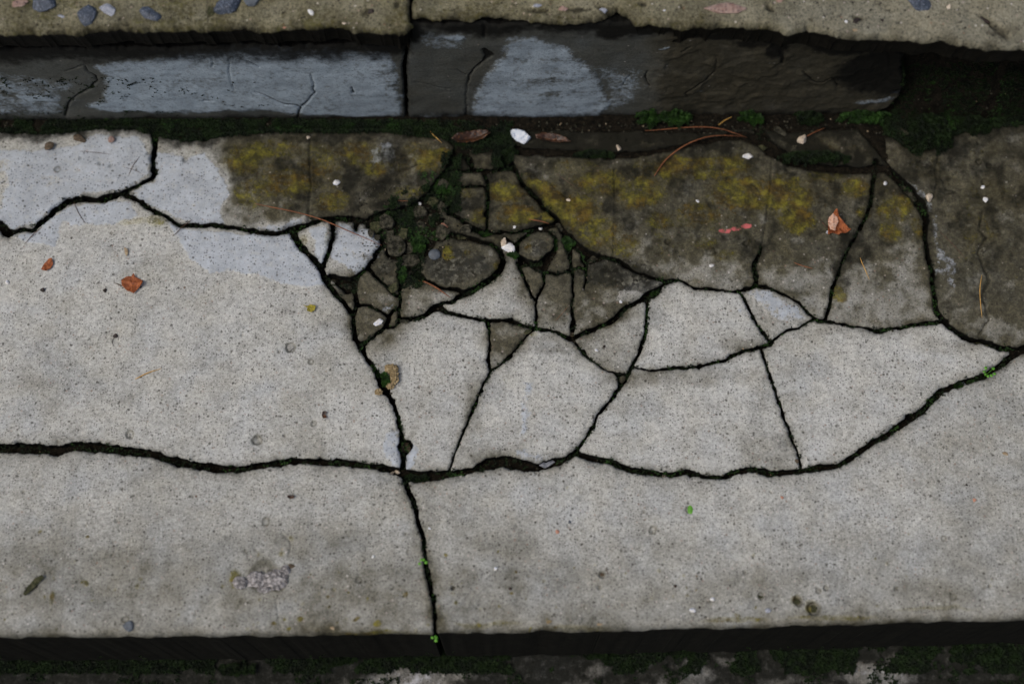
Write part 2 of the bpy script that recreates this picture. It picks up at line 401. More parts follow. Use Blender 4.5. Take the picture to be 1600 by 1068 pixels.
def axis(lo, hi, step, elo, ehi, big):
    a = np.arange(lo, hi, step)
    left = [lo]; s = step
    while left[-1] > elo: s = min(s * 1.15, big); left.append(left[-1] - s)
    right = [a[-1]]; s = step
    while right[-1] < ehi: s = min(s * 1.15, big); right.append(right[-1] + s)
    return np.concatenate([np.array(left[:0:-1]), a, np.array(right[1:])])
def line_v(plane, pts):
    q = sorted(plane.uv(*p) for p in pts); x = np.array([a for a, b in q]); y = np.array([b for a, b in q])
    return lambda u: np.interp(u, x, y)

# ------------------------------------------------------------------ TREAD: crack network traced on the step
CR = [
 [(-3200,250,14),(-700,300,14),(-60,335,13),(0,350,14),(10,362,17),(25,361,9),(50,356,9),(68,346,11),(85,328,11),(105,314,13),(130,310,13),(150,312,13),(170,307,14),(187,302,13)],
 [(187,302,11),(205,293,9),(225,284,8),(236,279,9),(242,270,9),(238,250,8),(242,232,10),(240,195,16)],
 [(187,302,10),(208,308,9),(225,320,9),(245,331,8),(262,338,8),(278,350,8),(300,352,9),(330,350,9),(360,354,9),(400,361,9),(430,364,9),(457,358,12),(478,350,11),(500,343,10),(530,341,12),(560,342,12),(585,348,14)],
 [(457,362,12),(468,382,12),(480,395,12),(497,412,11),(505,428,12),(515,446,12),(528,464,9),(543,478,9),(552,492,8),(553,515,9),(556,530,10),(563,540,12),(572,557,7),(583,573,8),(590,585,12),(600,605,14),(608,617,10),(615,632,8),(622,652,6),(627,672,6),(628,686,10),(633,697,24),(630,712,10),(631,738,12)],
 [(-3200,640,14),(-700,690,14),(-60,698,14),(0,699,14),(40,700,15),(90,701,16),(115,697,17),(140,697,18),(170,700,15),(200,704,14),(230,706,14),(260,715,13),(290,723,13),(330,730,14),(370,732,13),(400,728,12),(440,721,12),(470,719,12),(510,721,12),(550,723,12),(590,729,11),(625,737,14),(650,744,20),(680,742,16),(710,738,13),(740,733,12),(765,724,18),(790,719,20),(815,726,18),(840,730,14),(865,722,14),(885,716,9),(900,707,12),(909,711,10),(930,716,12),(956,721,12),(987,734,12),(1019,737,12),(1050,742,9),(1072,736,10),(1097,743,9),(1125,746,8),(1144,738,11),(1175,732,12),(1203,739,12),(1237,737,12),(1269,732,12),(1300,728,11),(1315,724,10),(1332,713,11),(1352,699,11),(1378,683,11),(1400,669,11),(1420,655,12),(1442,641,12),(1456,626,13),(1470,611,13),(1490,602,11),(1515,594,12),(1540,585,11),(1562,571,11),(1580,557,12),(1592,549,14),(1660,515,12),(2300,330,12),(3400,60,14)],
 [(1385,262,14),(1405,280,14),(1425,300,18),(1440,318,16),(1448,345,11),(1447,370,8),(1450,400,8),(1457,430,8),(1460,460,9),(1463,480,11),(1470,495,12),(1480,507,11),(1497,520,9),(1515,530,11),(1535,534,12),(1560,541,10),(1590,547,12)],
 [(633,748,12),(637,765,10),(645,780,10),(650,800,9),(658,825,9),(662,845,9),(664,865,8),(666,885,8),(670,905,9),(676,930,8),(679,955,8),(679,975,7),(680,1030,8)],
 [(1277,500,9),(1300,502,5),(1330,508,6),(1360,513,6),(1385,514,7),(1410,510,8),(1440,505,8),(1468,502,9)],
 [(625,498,5),(639,498,9),(655,496,10),(667,490,12),(676,482,14),(686,480,12),(701,487,9),(715,491,8),(740,496,6),(765,499,7),(800,500,7),(815,507,6),(837,512,7),(862,515,7),(882,524,8),(894,529,10)],
 [(894,529,9),(907,522,9),(930,512,9),(950,505,9),(965,494,10),(980,477,8),(995,471,9),(1012,462,14),(1025,455,14),(1037,443,7),(1050,439,5)],
 [(800,255,10),(815,282,8),(835,305,10),(852,325,7),(870,340,10),(882,360,12),(895,375,10),(920,392,6),(942,400,9),(965,405,9),(987,420,7),(1012,430,6),(1037,437,5),(1062,437,5),(1075,442,6),(1087,449,7),(1112,451,8),(1135,453,5),(1150,454,6),(1170,451,7),(1182,445,10),(1200,449,6),(1220,457,6),(1235,465,6),(1250,472,6),(1260,485,6),(1270,494,7),(1277,500,9)],
 [(1182,445,9),(1182,430,9),(1178,412,10),(1188,394,5),(1190,384,3)],
 [(1290,497,8),(1299,470,7),(1300,450,7),(1308,435,5),(1318,405,5),(1330,380,5),(1345,355,5),(1355,335,6),(1362,310,6),(1365,290,6),(1367,270,8),(1370,250,12)],
 [(1155,455,6),(1162,465,5),(1172,485,5),(1182,502,5),(1192,517,5),(1204,533,8)],
 [(1204,535,8),(1190,541,7),(1175,546,8),(1160,548,6),(1145,556,7),(1130,563,7),(1100,570,6),(1075,573,6),(1050,575,6),(1025,578,5),(1000,575,4),(988,572,5)],
 [(1204,533,7),(1215,526,5),(1230,516,5),(1250,510,5),(1262,503,5),(1274,498,6)],
 [(1190,543,5),(1199,575,4),(1210,605,3.5),(1220,635,4),(1230,665,4),(1240,690,4),(1250,715,5),(1252,735,5)],
 [(1015,462,7),(1012,470,6),(1010,515,5),(1000,550,5),(987,572,7),(980,590,6),(965,610,6),(950,632,6),(935,647,6),(925,670,5),(912,687,5),(898,707,8)],
 [(894,531,6),(905,543,4),(920,558,4),(935,570,4),(950,578,4),(967,584,4),(985,583,5)],
 [(967,584,4),(967,604,4)],
 [(762,499,5),(765,520,4),(764,545,4),(766,581,4)],
 [(838,512,6),(826,521,6),(812,538,4),(800,552,4),(785,566,4),(766,581,5),(756,600,4),(747,618,4),(735,648,3.5),(722,680,3.2),(710,710,3.2),(701,738,4)],
 [(810,411,8),(815,425,6),(821,439,5),(826,450,5),(830,460,5),(838,470,5),(838,490,4),(838,512,5)],
 [(851,425,7),(850,442,5),(845,454,5),(838,468,6)],
 [(815,415,8),(828,412,8),(840,418,12),(852,425,8),(870,427,6),(895,421,6)],
 [(882,372,12),(888,382,14),(891,392,10),(892,405,6),(895,422,5),(895,442,3.4),(896,461,3.4),(894,470,5),(894,481,6),(895,492,7),(897,504,9),(895,512,8),(893,527,7)],
 [(895,420,6),(907,417,6),(915,419,7)],
 [(900,386,8),(907,393,6),(911,403,8),(916,412,8),(916,425,5),(916,440,3),(913,452,2)],
 [(915,410,8),(930,405,10),(942,402,9)],
 [(865,392,12),(857,407,9),(851,422,9)],
 [(790,372,8),(803,386,14),(808,398,8),(820,406,8),(835,411,8),(847,407,7),(857,397,7),(869,386,7),(868,371,8),(858,360,6),(842,357,7),(830,362,6),(818,371,6),(808,379,7),(803,386,10)],
 [(766,361,8),(785,363,6),(804,362,5),(822,360,6),(840,356,12),(865,350,12),(872,342,9)],
 [(756,268,10),(762,280,8),(762,297,6),(762,315,6),(761,332,5),(761,352,5),(760,361,8)],
 [(702,291,10),(725,290,6),(750,289,6),(760,291,6)],
 [(704,265,8),(731,266,8),(750,265,8),(770,267,10),(780,263,9),(800,262,9)],
 [(722,228,16),(730,245,13),(737,259,9)],
 [(787,228,16),(787,252,12),(795,261,8)],
 [(700,262,12),(700,295,10),(703,315,8),(701,330,10),(719,341,8),(731,349,10),(740,357,12),(756,364,13),(769,362,8)],
 [(655,405,9),(656,425,7),(665,438,5),(687,447,4),(706,450,4),(717,453,6),(725,455,6),(737,452,9),(754,445,13),(769,434,13),(781,422,12),(787,407,12),(781,392,9),(769,381,10),(750,376,10),(731,371,10),(706,366,14),(680,372,14),(665,388,18),(655,405,10)],
 [(754,445,12),(735,456,12),(715,464,10),(706,471,7),(692,473,4),(678,477,9)],
 [(635,412,22),(626,428,12),(625,442,7),(625,461,5),(624,479,4),(624,497,6)],
 [(660,437,7),(640,428,8),(628,425,10)],
 [(575,417,8),(590,434,7),(601,443,7),(612,455,7),(623,463,6)],
 [(515,430,10),(532,437,16),(545,442,22),(556,434,10),(560,430,6),(575,417,7),(584,405,6),(589,394,8),(597,384,10),(601,370,16),(588,357,9),(575,351,12)],
 [(556,345,8),(556,359,7)],
 [(520,345,10),(520,370,9),(516,386,7),(511,402,8),(506,415,11)],
 [(555,440,8),(556,454,5),(557,472,7),(552,490,8)],
 [(525,440,8),(545,449,18),(556,450,6)],
 [(557,476,7),(570,475,5),(580,479,5),(595,484,5),(607,492,6),(607,498,6),(600,511,6),(587,521,5),(576,530,5),(564,537,12)],
 [(607,490,6),(614,484,5),(624,476,5)],
 [(624,500,6),(614,508,6),(601,511,6)],
 [(715,225,10),(700,262,10),(687,282,16),(672,302,16),(655,314,12),(640,324,14),(618,328,12),(600,334,14),(580,342,14)],
 [(590,352,20),(620,345,26),(650,340,30),(675,330,30),(690,312,20)],
 [(600,368,22),(630,370,30),(660,360,30),(690,350,24)],
 [(612,392,22),(635,395,28),(655,385,18)],
]
CR.append([(1180,185,14),(1188,205,16),(1206,232,18)])
GUT = [(785,228,22),(820,236,16),(850,236,14),(900,238,14),(960,241,13),(1010,238,10),(1060,228,8),(1120,216,10),(1160,210,16),(1190,220,24),(1215,238,22),(1240,252,18),(1300,263,14),(1350,264,13),(1385,262,14)]
GROOVES = [[(485,215,3),(484,260,3.5),(486,290,4),(483,320,4),(481,345,6)],[(1190,388,5),(1194,360,3.5),(1198,335,3),(1203,300,2),(1206,250,2),(1204,215,3)],[(580,278,5),(600,281,7),(612,272,7),(630,263,6),(651,257,4)],
           [(1468,232,3),(1462,262,5),(1465,285,4),(1458,305,4)],[(1468,275,3),(1480,295,4),(1492,300,4),(1478,302,4)],
           [(1535,330,4),(1530,360,5),(1540,370,7),(1528,395,5),(1538,420,5),(1545,440,7),(1535,462,5),(1545,500,4),(1530,520,4)],
           [(960,262,3),(960,300,1.5),(961,340,1.5),(958,400,2)],[(860,285,2),(880,305,2),(900,320,2)],
           [(55,915,6),(45,922,5),(33,928,3)],[(1175,285,2),(1188,300,2)],[(440,830,2),(455,850,2),(450,870,2)],[(432,935,1.5),(436,970,1.5),(440,985,1.5)],
           [(520,918,2),(525,925,1.5)],[(840,715,2),(855,705,2),(870,708,2)],[(855,478,1.5),(880,465,1.5)]]
PITS = [(454,542,9,1.3),(402,687,9,1.5),(203,678,7,1.0),(436,548,3,.7),(486,565,5,.4),(490,661,5,.5),(444,680,3,.7),(708,918,4,2.2),(940,897,6,1.2),(937,917,4,.8),
        (1077,795,6,.8),(1247,938,9,1.5),(1272,950,12,2.2),(1278,922,5,1.0),(1290,918,5,1.0),(1189,931,6,.7),(195,967,6,.5),(1107,741,5,.6),(1020,827,7,.5),(560,905,5,.4),(632,833,3,.6),
        (155,255,4,.6),(172,258,4,.5),(126,246,3,.6),(90,264,6,.4),(289,250,5,.9),(231,240,4,.6),(1043,378,5,.8),(1118,392,4,.7),(1110,393,8,.4),(1165,380,5,.7),(662,430,4,.8),(660,484,3,.8),
        (1313,480,4,.5),(1529,253,6,.8),(1540,285,8,.8),(1545,260,5,.6),(65,760,4,.3),(415,815,7,.5),(1400,918,4,.6),(1546,915,3,.9),(1475,840,5,.4),(1489,933,6,.4),(412,900,26,1.0),(432,908,16,1.0),(175,865,4,.3)]
WHITE = [
 [(-700,200),(60,236),(120,225),(150,210),(215,214),(236,240),(234,272),(190,296),(110,306),(60,348),(20,354),(-40,330),(-700,320)],
 [(245,235),(290,247),(320,240),(335,260),(352,285),(361,305),(340,325),(350,349),(290,347),(262,332),(225,315),(205,300),(240,285)],
 [(20,368),(60,362),(105,322),(170,317),(205,314),(213,335),(180,350),(112,352),(96,345),(90,368),(84,385),(40,378)],
 [(285,358),(400,368),(457,366),(480,397),(508,445),(480,447),(440,442),(400,428),(330,425),(296,402),(275,368),(262,345)],
 [(.8,[(400,356),(430,350),(470,340),(478,346),(430,362),(400,360)])],
 [(478,360),(510,352),(518,380),(508,410),(495,408),(490,380)],
 [(522,372),(530,352),(585,358),(600,378),(585,402),(560,430),(525,405),(515,398)],
 (.62,[(598,676),(620,668),(630,690),(648,685),(658,700),(646,730),(634,740),(612,730),(598,705)]),
 (.52,[(1408,270),(1445,300),(1462,330),(1470,380),(1500,420),(1490,460),(1468,440),(1458,400),(1455,340),(1400,282)]),
 (.58,[(1165,455),(1200,450),(1250,478),(1262,496),(1230,505),(1195,490)]),
 (.50,[(1135,478),(1160,475),(1165,490),(1140,490)]), (.55,[(590,480),(615,472),(620,488),(600,490)]),
 (.54,[(800,700),(850,705),(870,722),(820,724)]), (.56,[(815,590),(835,595),(825,680),(808,690)]),
 (.58,[(580,225),(615,220),(625,250),(600,262),(578,250)]),
]
WHITE = [w[0] if (isinstance(w, list) and isinstance(w[0][0], float)) else w for w in WHITE]
LICH = [(450,285,55,30,.75),(380,250,40,30,.7),(430,232,60,22,.65),(560,240,50,25,.7),(600,245,40,22,.5),(675,252,45,25,.8),(690,240,25,18,.75),(650,232,30,16,.5),(520,315,35,22,.7),(585,262,25,22,.75),(640,300,35,14,.6),(500,250,40,40,.6),(400,300,40,35,.55),
  (790,300,38,26,.8),(810,335,45,20,.8),(750,335,18,20,.6),(730,300,20,12,.5),(850,300,55,22,.85,-30),(890,330,60,38,.85),(930,360,50,35,.75),(940,285,60,30,.75),(1000,300,50,35,.72),(900,260,60,20,.5),(820,275,25,12,.45),
  (1060,262,50,24,.72),(1120,262,70,30,.78),(1160,300,70,38,.8),(1225,305,60,42,.82),(1245,345,38,28,.85),(1030,345,30,20,.6),(975,385,30,25,.65),(1090,335,45,28,.6),(1135,400,30,14,.55),(1100,380,30,14,.5),
  (1335,292,28,24,.8),(1350,330,16,14,.7),(1400,325,30,38,.8,-60),(1390,362,24,22,.8),(1435,355,14,22,.7),(1290,275,50,16,.55),(1312,460,14,16,.7),(1245,285,30,14,.6),
  (700,397,10,18,.95),(780,415,8,16,.7),(825,388,7,12,.7),(985,418,14,6,.5),(368,905,12,16,.9),(1266,950,10,9,.95),(1243,936,9,8,.75),(1268,942,10,6,.6),
  (65,830,3,3,.9),(135,838,4,4,.7),(132,910,5,6,.8),(82,935,5,12,.8),(214,918,6,6,.7),(470,968,7,6,.9),(428,973,6,4,.8),(636,930,5,6,.8),(592,973,7,6,.8),(560,965,10,3,.7,20),(455,840,5,5,.6),(440,865,6,5,.7),(600,985,80,5,.55),(760,975,60,5,.55),(900,978,60,4,.5),(1150,968,60,5,.55),(1300,965,80,5,.55),(1460,950,80,4,.4),(485,482,6,6,.5),
  (1560,300,30,30,.35),(1520,370,20,20,.45),(830,520,10,5,.5),(470,380,10,16,.6),(510,375,7,20,.6),(205,345,40,8,.45),(245,345,20,12,.6)]
DIRT_SHADE = [(590,290,50,30,.75),(540,280,30,30,.7),(500,235,40,18,.55),(360,240,20,20,.6),(620,320,60,14,.8),(680,390,18,12,.3),(750,405,30,20,.3),(430,320,30,15,.25),
  (1000,400,60,14,.2),(1155,385,25,16,.45),(1190,250,40,20,.5),(1290,300,50,40,.45),(1280,350,40,30,.3),(1335,390,34,40,.8,60),(1315,430,20,40,.7),(1350,345,18,30,.65),(1260,420,40,18,.35),(1300,270,60,16,.7),(1400,290,36,20,.65),
  (950,430,70,24,.62),(1000,445,30,20,.6),(920,400,22,16,.6),(600,420,24,22,.45),(900,372,24,20,.6),(960,270,10,40,.35),(1200,350,10,60,.4),
  (1500,260,60,30,.3),(1560,230,60,40,.4),(1590,340,30,60,.3),(1545,460,30,60,.25),(1480,480,16,20,.4),(540,450,30,16,.6),(770,250,20,20,.2),(740,290,40,12,.4),(885,410,10,30,.5),  # upper right corner: real grime, deepened in colour to stand for lens falloff
  (400,300,60,30,.3),(350,330,20,14,.3),(1300,950,30,30,.15),(412,905,40,22,.2),(705,918,22,8,.28),(1020,827,8,8,.3),(930,240,60,6,.5),(640,255,60,14,.18),(1480,230,60,30,.45)]
STAIN = [(100,930,420,130,.34),(650,940,520,90,.42),(1300,945,420,70,.32),(60,640,90,120,.12),(1560,850,90,160,.25),(470,890,190,90,.34),(420,830,60,40,.22),(690,850,90,110,.24),(760,890,140,70,.28),(840,900,80,60,.24),(980,860,90,40,.22),(300,850,30,14,.4),(650,970,400,26,.35),(100,960,200,24,.25),(1050,960,300,26,.25),(1500,880,100,50,.2),(1540,760,60,80,.22),(1250,960,90,30,.35),(330,940,40,25,.3),
  (170,600,90,40,.12),(320,600,80,60,.10),(620,440,90,60,.75),(700,420,120,60,.7),(880,440,110,60,.72),(590,500,60,60,.8),(940,530,70,60,.40),(790,530,45,40,.62),(1060,590,160,18,.42),(880,540,60,14,.5),(850,530,40,12,.5),(770,700,70,50,.35),(740,640,16,90,.4),(590,455,60,60,.7),(810,450,30,40,.15),(865,460,60,60,.7),(940,490,60,30,.75),
  (520,270,190,75,.85),(720,290,110,80,.75),(1000,310,260,110,.75),(1280,340,180,130,.82),(1500,310,130,190,.9),(1590,430,80,140,.95),(1100,400,160,50,.5),(1000,360,240,90,.75),(1150,225,160,60,.9),(690,225,70,45,.85),(420,235,110,50,.75),(960,430,70,24,.8),(720,410,70,40,.85),(1400,470,100,40,.5),(1130,430,100,20,.45),(1540,620,60,30,.1),(1200,700,60,30,.35),(1215,470,60,40,.25),(1160,540,60,14,.35),(1180,620,20,70,.25),(1330,860,120,50,.12),(1480,540,60,16,.3),(1340,520,90,12,.2),(300,420,250,40,-.0)]
back = line_v(TREAD, [(-2000,165),(-60,203),(0,203),(60,207),(110,203),(150,198),(215,199),(240,208),(290,219),(320,219),(350,210),(420,202),(500,203),(600,203),(690,212),(715,232),(742,236),(775,234),(786,225),(800,205),(850,201),(950,204),(1000,202),(1100,206),(1150,200),(1250,204),(1340,200),(1390,208),(1395,262),(1430,240),(1470,215),(1520,200),(1600,192),(1700,185),(3600,120)])
front = line_v(TREAD, [(-2500,1000),(0,994),(420,991),(800,986),(1200,978),(1600,966),(4000,900)])
us = axis(-.425, .425, .00075, -.95, .95, .003); vs = np.arange(-.222, .190, .00075)
U, V = np.meshgrid(us, vs)
Uw = U + .0007 * perlin(U / .009, V / .009, 1) + .0004 * perlin(U / .0028, V / .0028, 2)
Vw = V + .0007 * perlin(U / .009, V / .009, 3) + .0004 * perlin(U / .0028, V / .0028, 4)
d = seg_field(Uw, Vw, us, vs, TREAD, [[(a, b, w_ * (.80 if w_ < 14 else .95)) for a, b, w_ in l] for l in CR] + [GUT], minw=.0016)
d_core = d + .0001
d = d - .00050 * perlin(U / .017, V / .017, 19)
d = d - .00060 * (perlin(U / .006, V / .006, 12) + .6 * perlin(U / .0022, V / .0022, 13)) - .0016 * np.clip(perlin(U / .010, V / .010, 14) - .40, 0, 1) * 2
d = np.minimum(d, d_core)
d = np.minimum(d, (back(Uw) - Vw) * .95)
dfr = (V - front(U)) + .0004 * perlin(U / .012, V / .012, 6) + .0010 * np.minimum(0, perlin(U / .02, V / .02, 8) - .25)
d = np.minimum(d, dfr)
gro = seg_field(Uw, Vw, us, vs, TREAD, GROOVES, cap=.004)
gro = sstep(.0008, -.0009, gro)
pit = np.zeros(U.shape); pitm = np.zeros(U.shape)
for (x, y, r, dp) in PITS:
    u0, v0 = TREAD.uv(x, y); s = TREAD.sc(x, y) * r
    q = np.hypot(Uw - u0, (Vw - v0) * .95) / s
    k = (1 - sstep(.45, 1.05, q)) * (1 + .4 * perlin(U / .002, V / .002, 9)); pit += k * dp * 1.7e-3; ringm = sstep(.35, .75, q) * (1 - sstep(.85, 1.15, q)); pitm = np.maximum(pitm, np.maximum(ringm * 1.2, k * .35) if r > 4 else k * .9)
fleck = np.zeros(U.shape)
def local(px, py, rpx):
    u0, v0 = TREAD.uv(px, py); s = TREAD.sc(px, py) * rpx
    j0, j1 = np.searchsorted(us, [u0 - 2 * s, u0 + 2 * s]); i0, i1 = np.searchsorted(vs, [v0 - 2 * s, v0 + 2 * s])
    a = random.uniform(0, 3.14); x = Uw[i0:i1, j0:j1] - u0; y = Vw[i0:i1, j0:j1] - v0
    X = x * math.cos(a) + y * math.sin(a); Y = -x * math.sin(a) + y * math.cos(a)
    return (slice(i0, i1), slice(j0, j1)), 1 - sstep(.4, 1.1, np.hypot(X, Y * random.uniform(1, 1.8)) / s)
for k_ in range(420):
    x, y = random.uniform(-20, 1620), random.uniform(215, 985) if k_ % 2 else random.uniform(760, 985); r = random.choice([1.4, 1.6, 2, 2, 2.6, 3.4])
    sl_, k = local(x, y, r); pit[sl_] += k * .0005 * (r / 2); pitm[sl_] = np.maximum(pitm[sl_], k * random.uniform(.5, 1))
for k_ in range(150):
    x, y = random.gauss(random.choice([250, 560, 900, 1300]), 170), 985 - abs(random.gauss(0, 75)); r = random.choice([2, 2.5, 3, 4, 5])
    sl_, k = local(x, y, r); fleck[sl_] = np.maximum(fleck[sl_], k * random.uniform(.35, .75))
wu = .0035 * fbm(U / .02, V / .02, 3, 11); wv = .0035 * fbm(U / .02, V / .02, 3, 15)
white = poly_mask(U + wu * .9 + .0012 * fbm(U / .004, V / .004, 3, 17), V + wv * .9 + .0012 * fbm(U / .004, V / .004, 3, 18), TREAD, WHITE, .0045)
white *= 1 - .55 * ell_mask(U + wu, V + wv, TREAD, [(0,290,18,60,1),(75,282,30,14,.8),(115,262,30,12,.7),(40,325,20,14,.7),(150,258,16,12,.5),(295,318,20,8,.7),(560,400,26,14,.8),(540,392,14,14,.5)])
lich = np.maximum(ell_mask(U + wu, V + wv, TREAD, LICH), fleck)
dirt = 1.3 * ell_mask(U + wu, V + wv, TREAD, DIRT_SHADE) * (.85 + .7 * fbm(U / .014, V / .014, 4, 24))
tone = 1.05 * ell_mask(U + wu * 1.6, V + wv * 1.6, TREAD, STAIN) * (.85 + .9 * fbm(U / .018, V / .018, 4, 21)) + .20 * fbm(U / .05, V / .05, 4, 22)
BR = poly_mask(U + wu, V + wv, TREAD, [[(338,150),(345,240),(362,300),(345,330),(385,352),(470,340),(560,345),(620,400),(760,395),(860,372),(905,392),(985,425),(1050,439),(1110,453),(1182,447),(1235,466),(1277,500),(1385,512),(1468,502),(1535,536),(1592,550),(1720,520),(1720,120)]], .006)
tone = np.maximum(tone, BR * (.50 + .5 * fbm(U / .03, V / .03, 4, 38)))
tone = np.maximum(tone + BR * .45 * fbm(U / .011, V / .011, 4, 42), BR * (.42 + .3 * fbm(U / .02, V / .02, 4, 43)))
rub = ell_mask(U, V, TREAD, [(520,270,230,115,1),(1000,270,640,125,1),(1150,330,480,110,.9),(1520,300,160,220,.85),(700,330,260,110,1),(1150,260,400,70,.9),(1400,300,160,120,.9),(950,430,120,50,.8),(1560,260,160,80,.8)])   # where algae is thick
lich = np.clip(np.maximum(lich * 1.12, .40 * rub * sstep(-.35, .25, fbm(U / .03, V / .03, 4, 33)) * sstep(.30, .6, tone)) - .35 * white, 0, 1)
tone = np.clip(tone + .40 * rub * (tone > .3), 0, 1.1)
edge_n = .5 + .5 * perlin(U / .018, V / .018, 30)
rough_m = ell_mask(U + wu, V + wv, TREAD, [(715,415,75,42,.75),(960,425,75,28,.95),(1000,440,40,24,.9),(838,388,26,22,.7),(598,415,24,24,.6),(1150,385,90,40,.50),(1290,340,60,50,.55),(1280,420,70,50,.38),(1380,450,70,60,.38),(1540,400,110,160,.50),(1500,250,110,50,.55),(580,280,90,60,.5),(450,300,60,40,.35),(980,330,120,60,.38),(732,320,30,30,.4),(412,905,50,26,.5)])
rough_m = np.maximum(rough_m, rub * sstep(.3, .7, tone) * (.46 + .4 * fbm(U / .03, V / .03, 4, 39)))
dirt = np.maximum(dirt, rub * sstep(.25, .6, tone) * np.clip(.50 + 1.35 * fbm(U / .016, V / .020, 4, 35) + .34 * sstep(.050, .0, back(U) - V), 0, .92))
dirt = dirt * (1 - .45 * np.clip(lich - .3, 0, 1) / .7)
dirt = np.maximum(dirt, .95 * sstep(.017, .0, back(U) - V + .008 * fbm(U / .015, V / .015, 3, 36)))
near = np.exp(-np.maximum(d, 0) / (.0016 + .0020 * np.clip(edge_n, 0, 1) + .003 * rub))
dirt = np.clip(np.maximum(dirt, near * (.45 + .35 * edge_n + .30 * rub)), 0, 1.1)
dirt = np.maximum(dirt, gro * .8)
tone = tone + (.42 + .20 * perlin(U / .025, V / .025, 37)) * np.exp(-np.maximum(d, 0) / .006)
pink = ell_mask(U, V, TREAD, [(1132,361,12,6,1),(1150,357,12,5,.8),(1165,353,13,5,.9)])
pink = pink * .72
def h_tread(u, v, dd):
    n = perlin(u / .011, v / .011, 50)
    r = .0006 + .0018 * np.clip(n + .25, 0, 1) ** 2
    q = np.clip(1 - dd / r, 0, 1)
    h = -r * (1 - np.sqrt(np.maximum(0, 1 - q * q))) * .8
    h -= .0012 * np.clip(perlin(u / .006, v / .006, 52) - .15, 0, 1) * np.exp(-dd / .0025)
    h -= .0030 * np.clip(perlin(u / .012, v / .012, 53) - .12, 0, 1) * np.clip(1 - dd / .0055, 0, 1)
    h += .0009 * fbm(u / .06, v / .06, 3, 54) + .00012 * perlin(u / .006, v / .006, 57)
    fr = (v - front(u)); q = np.clip(1 - fr / .007, 0, 1)
    h -= .007 * (1 - np.sqrt(np.maximum(0, 1 - q * q)))
    # worn, flaked areas
    return h
pg_i = None
from types import SimpleNamespace
def sampler(arr):
    def f(u, v):
        j = np.clip(np.searchsorted(us, u), 1, len(us) - 1); j = np.where(abs(us[j - 1] - u) < abs(us[j] - u), j - 1, j)
        i = np.clip(np.round((v - vs[0]) / .00075).astype(int), 0, len(vs) - 1); return arr[i, j]
    return f
s_pit, s_gro = sampler(pit), sampler(gro)
s_white, s_rub = sampler(white), sampler(rub)
def h_t2(u, v, dd):
    h = h_tread(u, v, dd) - s_pit(u, v) - .0013 * s_gro(u, v)
    h += .0004 * sstep(.4, .6, s_white(u, v)) + s_rub(u, v) * .0010 * fbm(u / .014, v / .014, 2, 61)
    return h
G = 'cracked pieces of the concrete step'
def P(seed, label, name='concrete_fragment', cat='concrete fragment', **k):
    return dict(seed=seed, label=label, name=name, cat=cat, group=G, **k)
DEEP = [.0008, .002, .005, .012, .03, .07, .14]
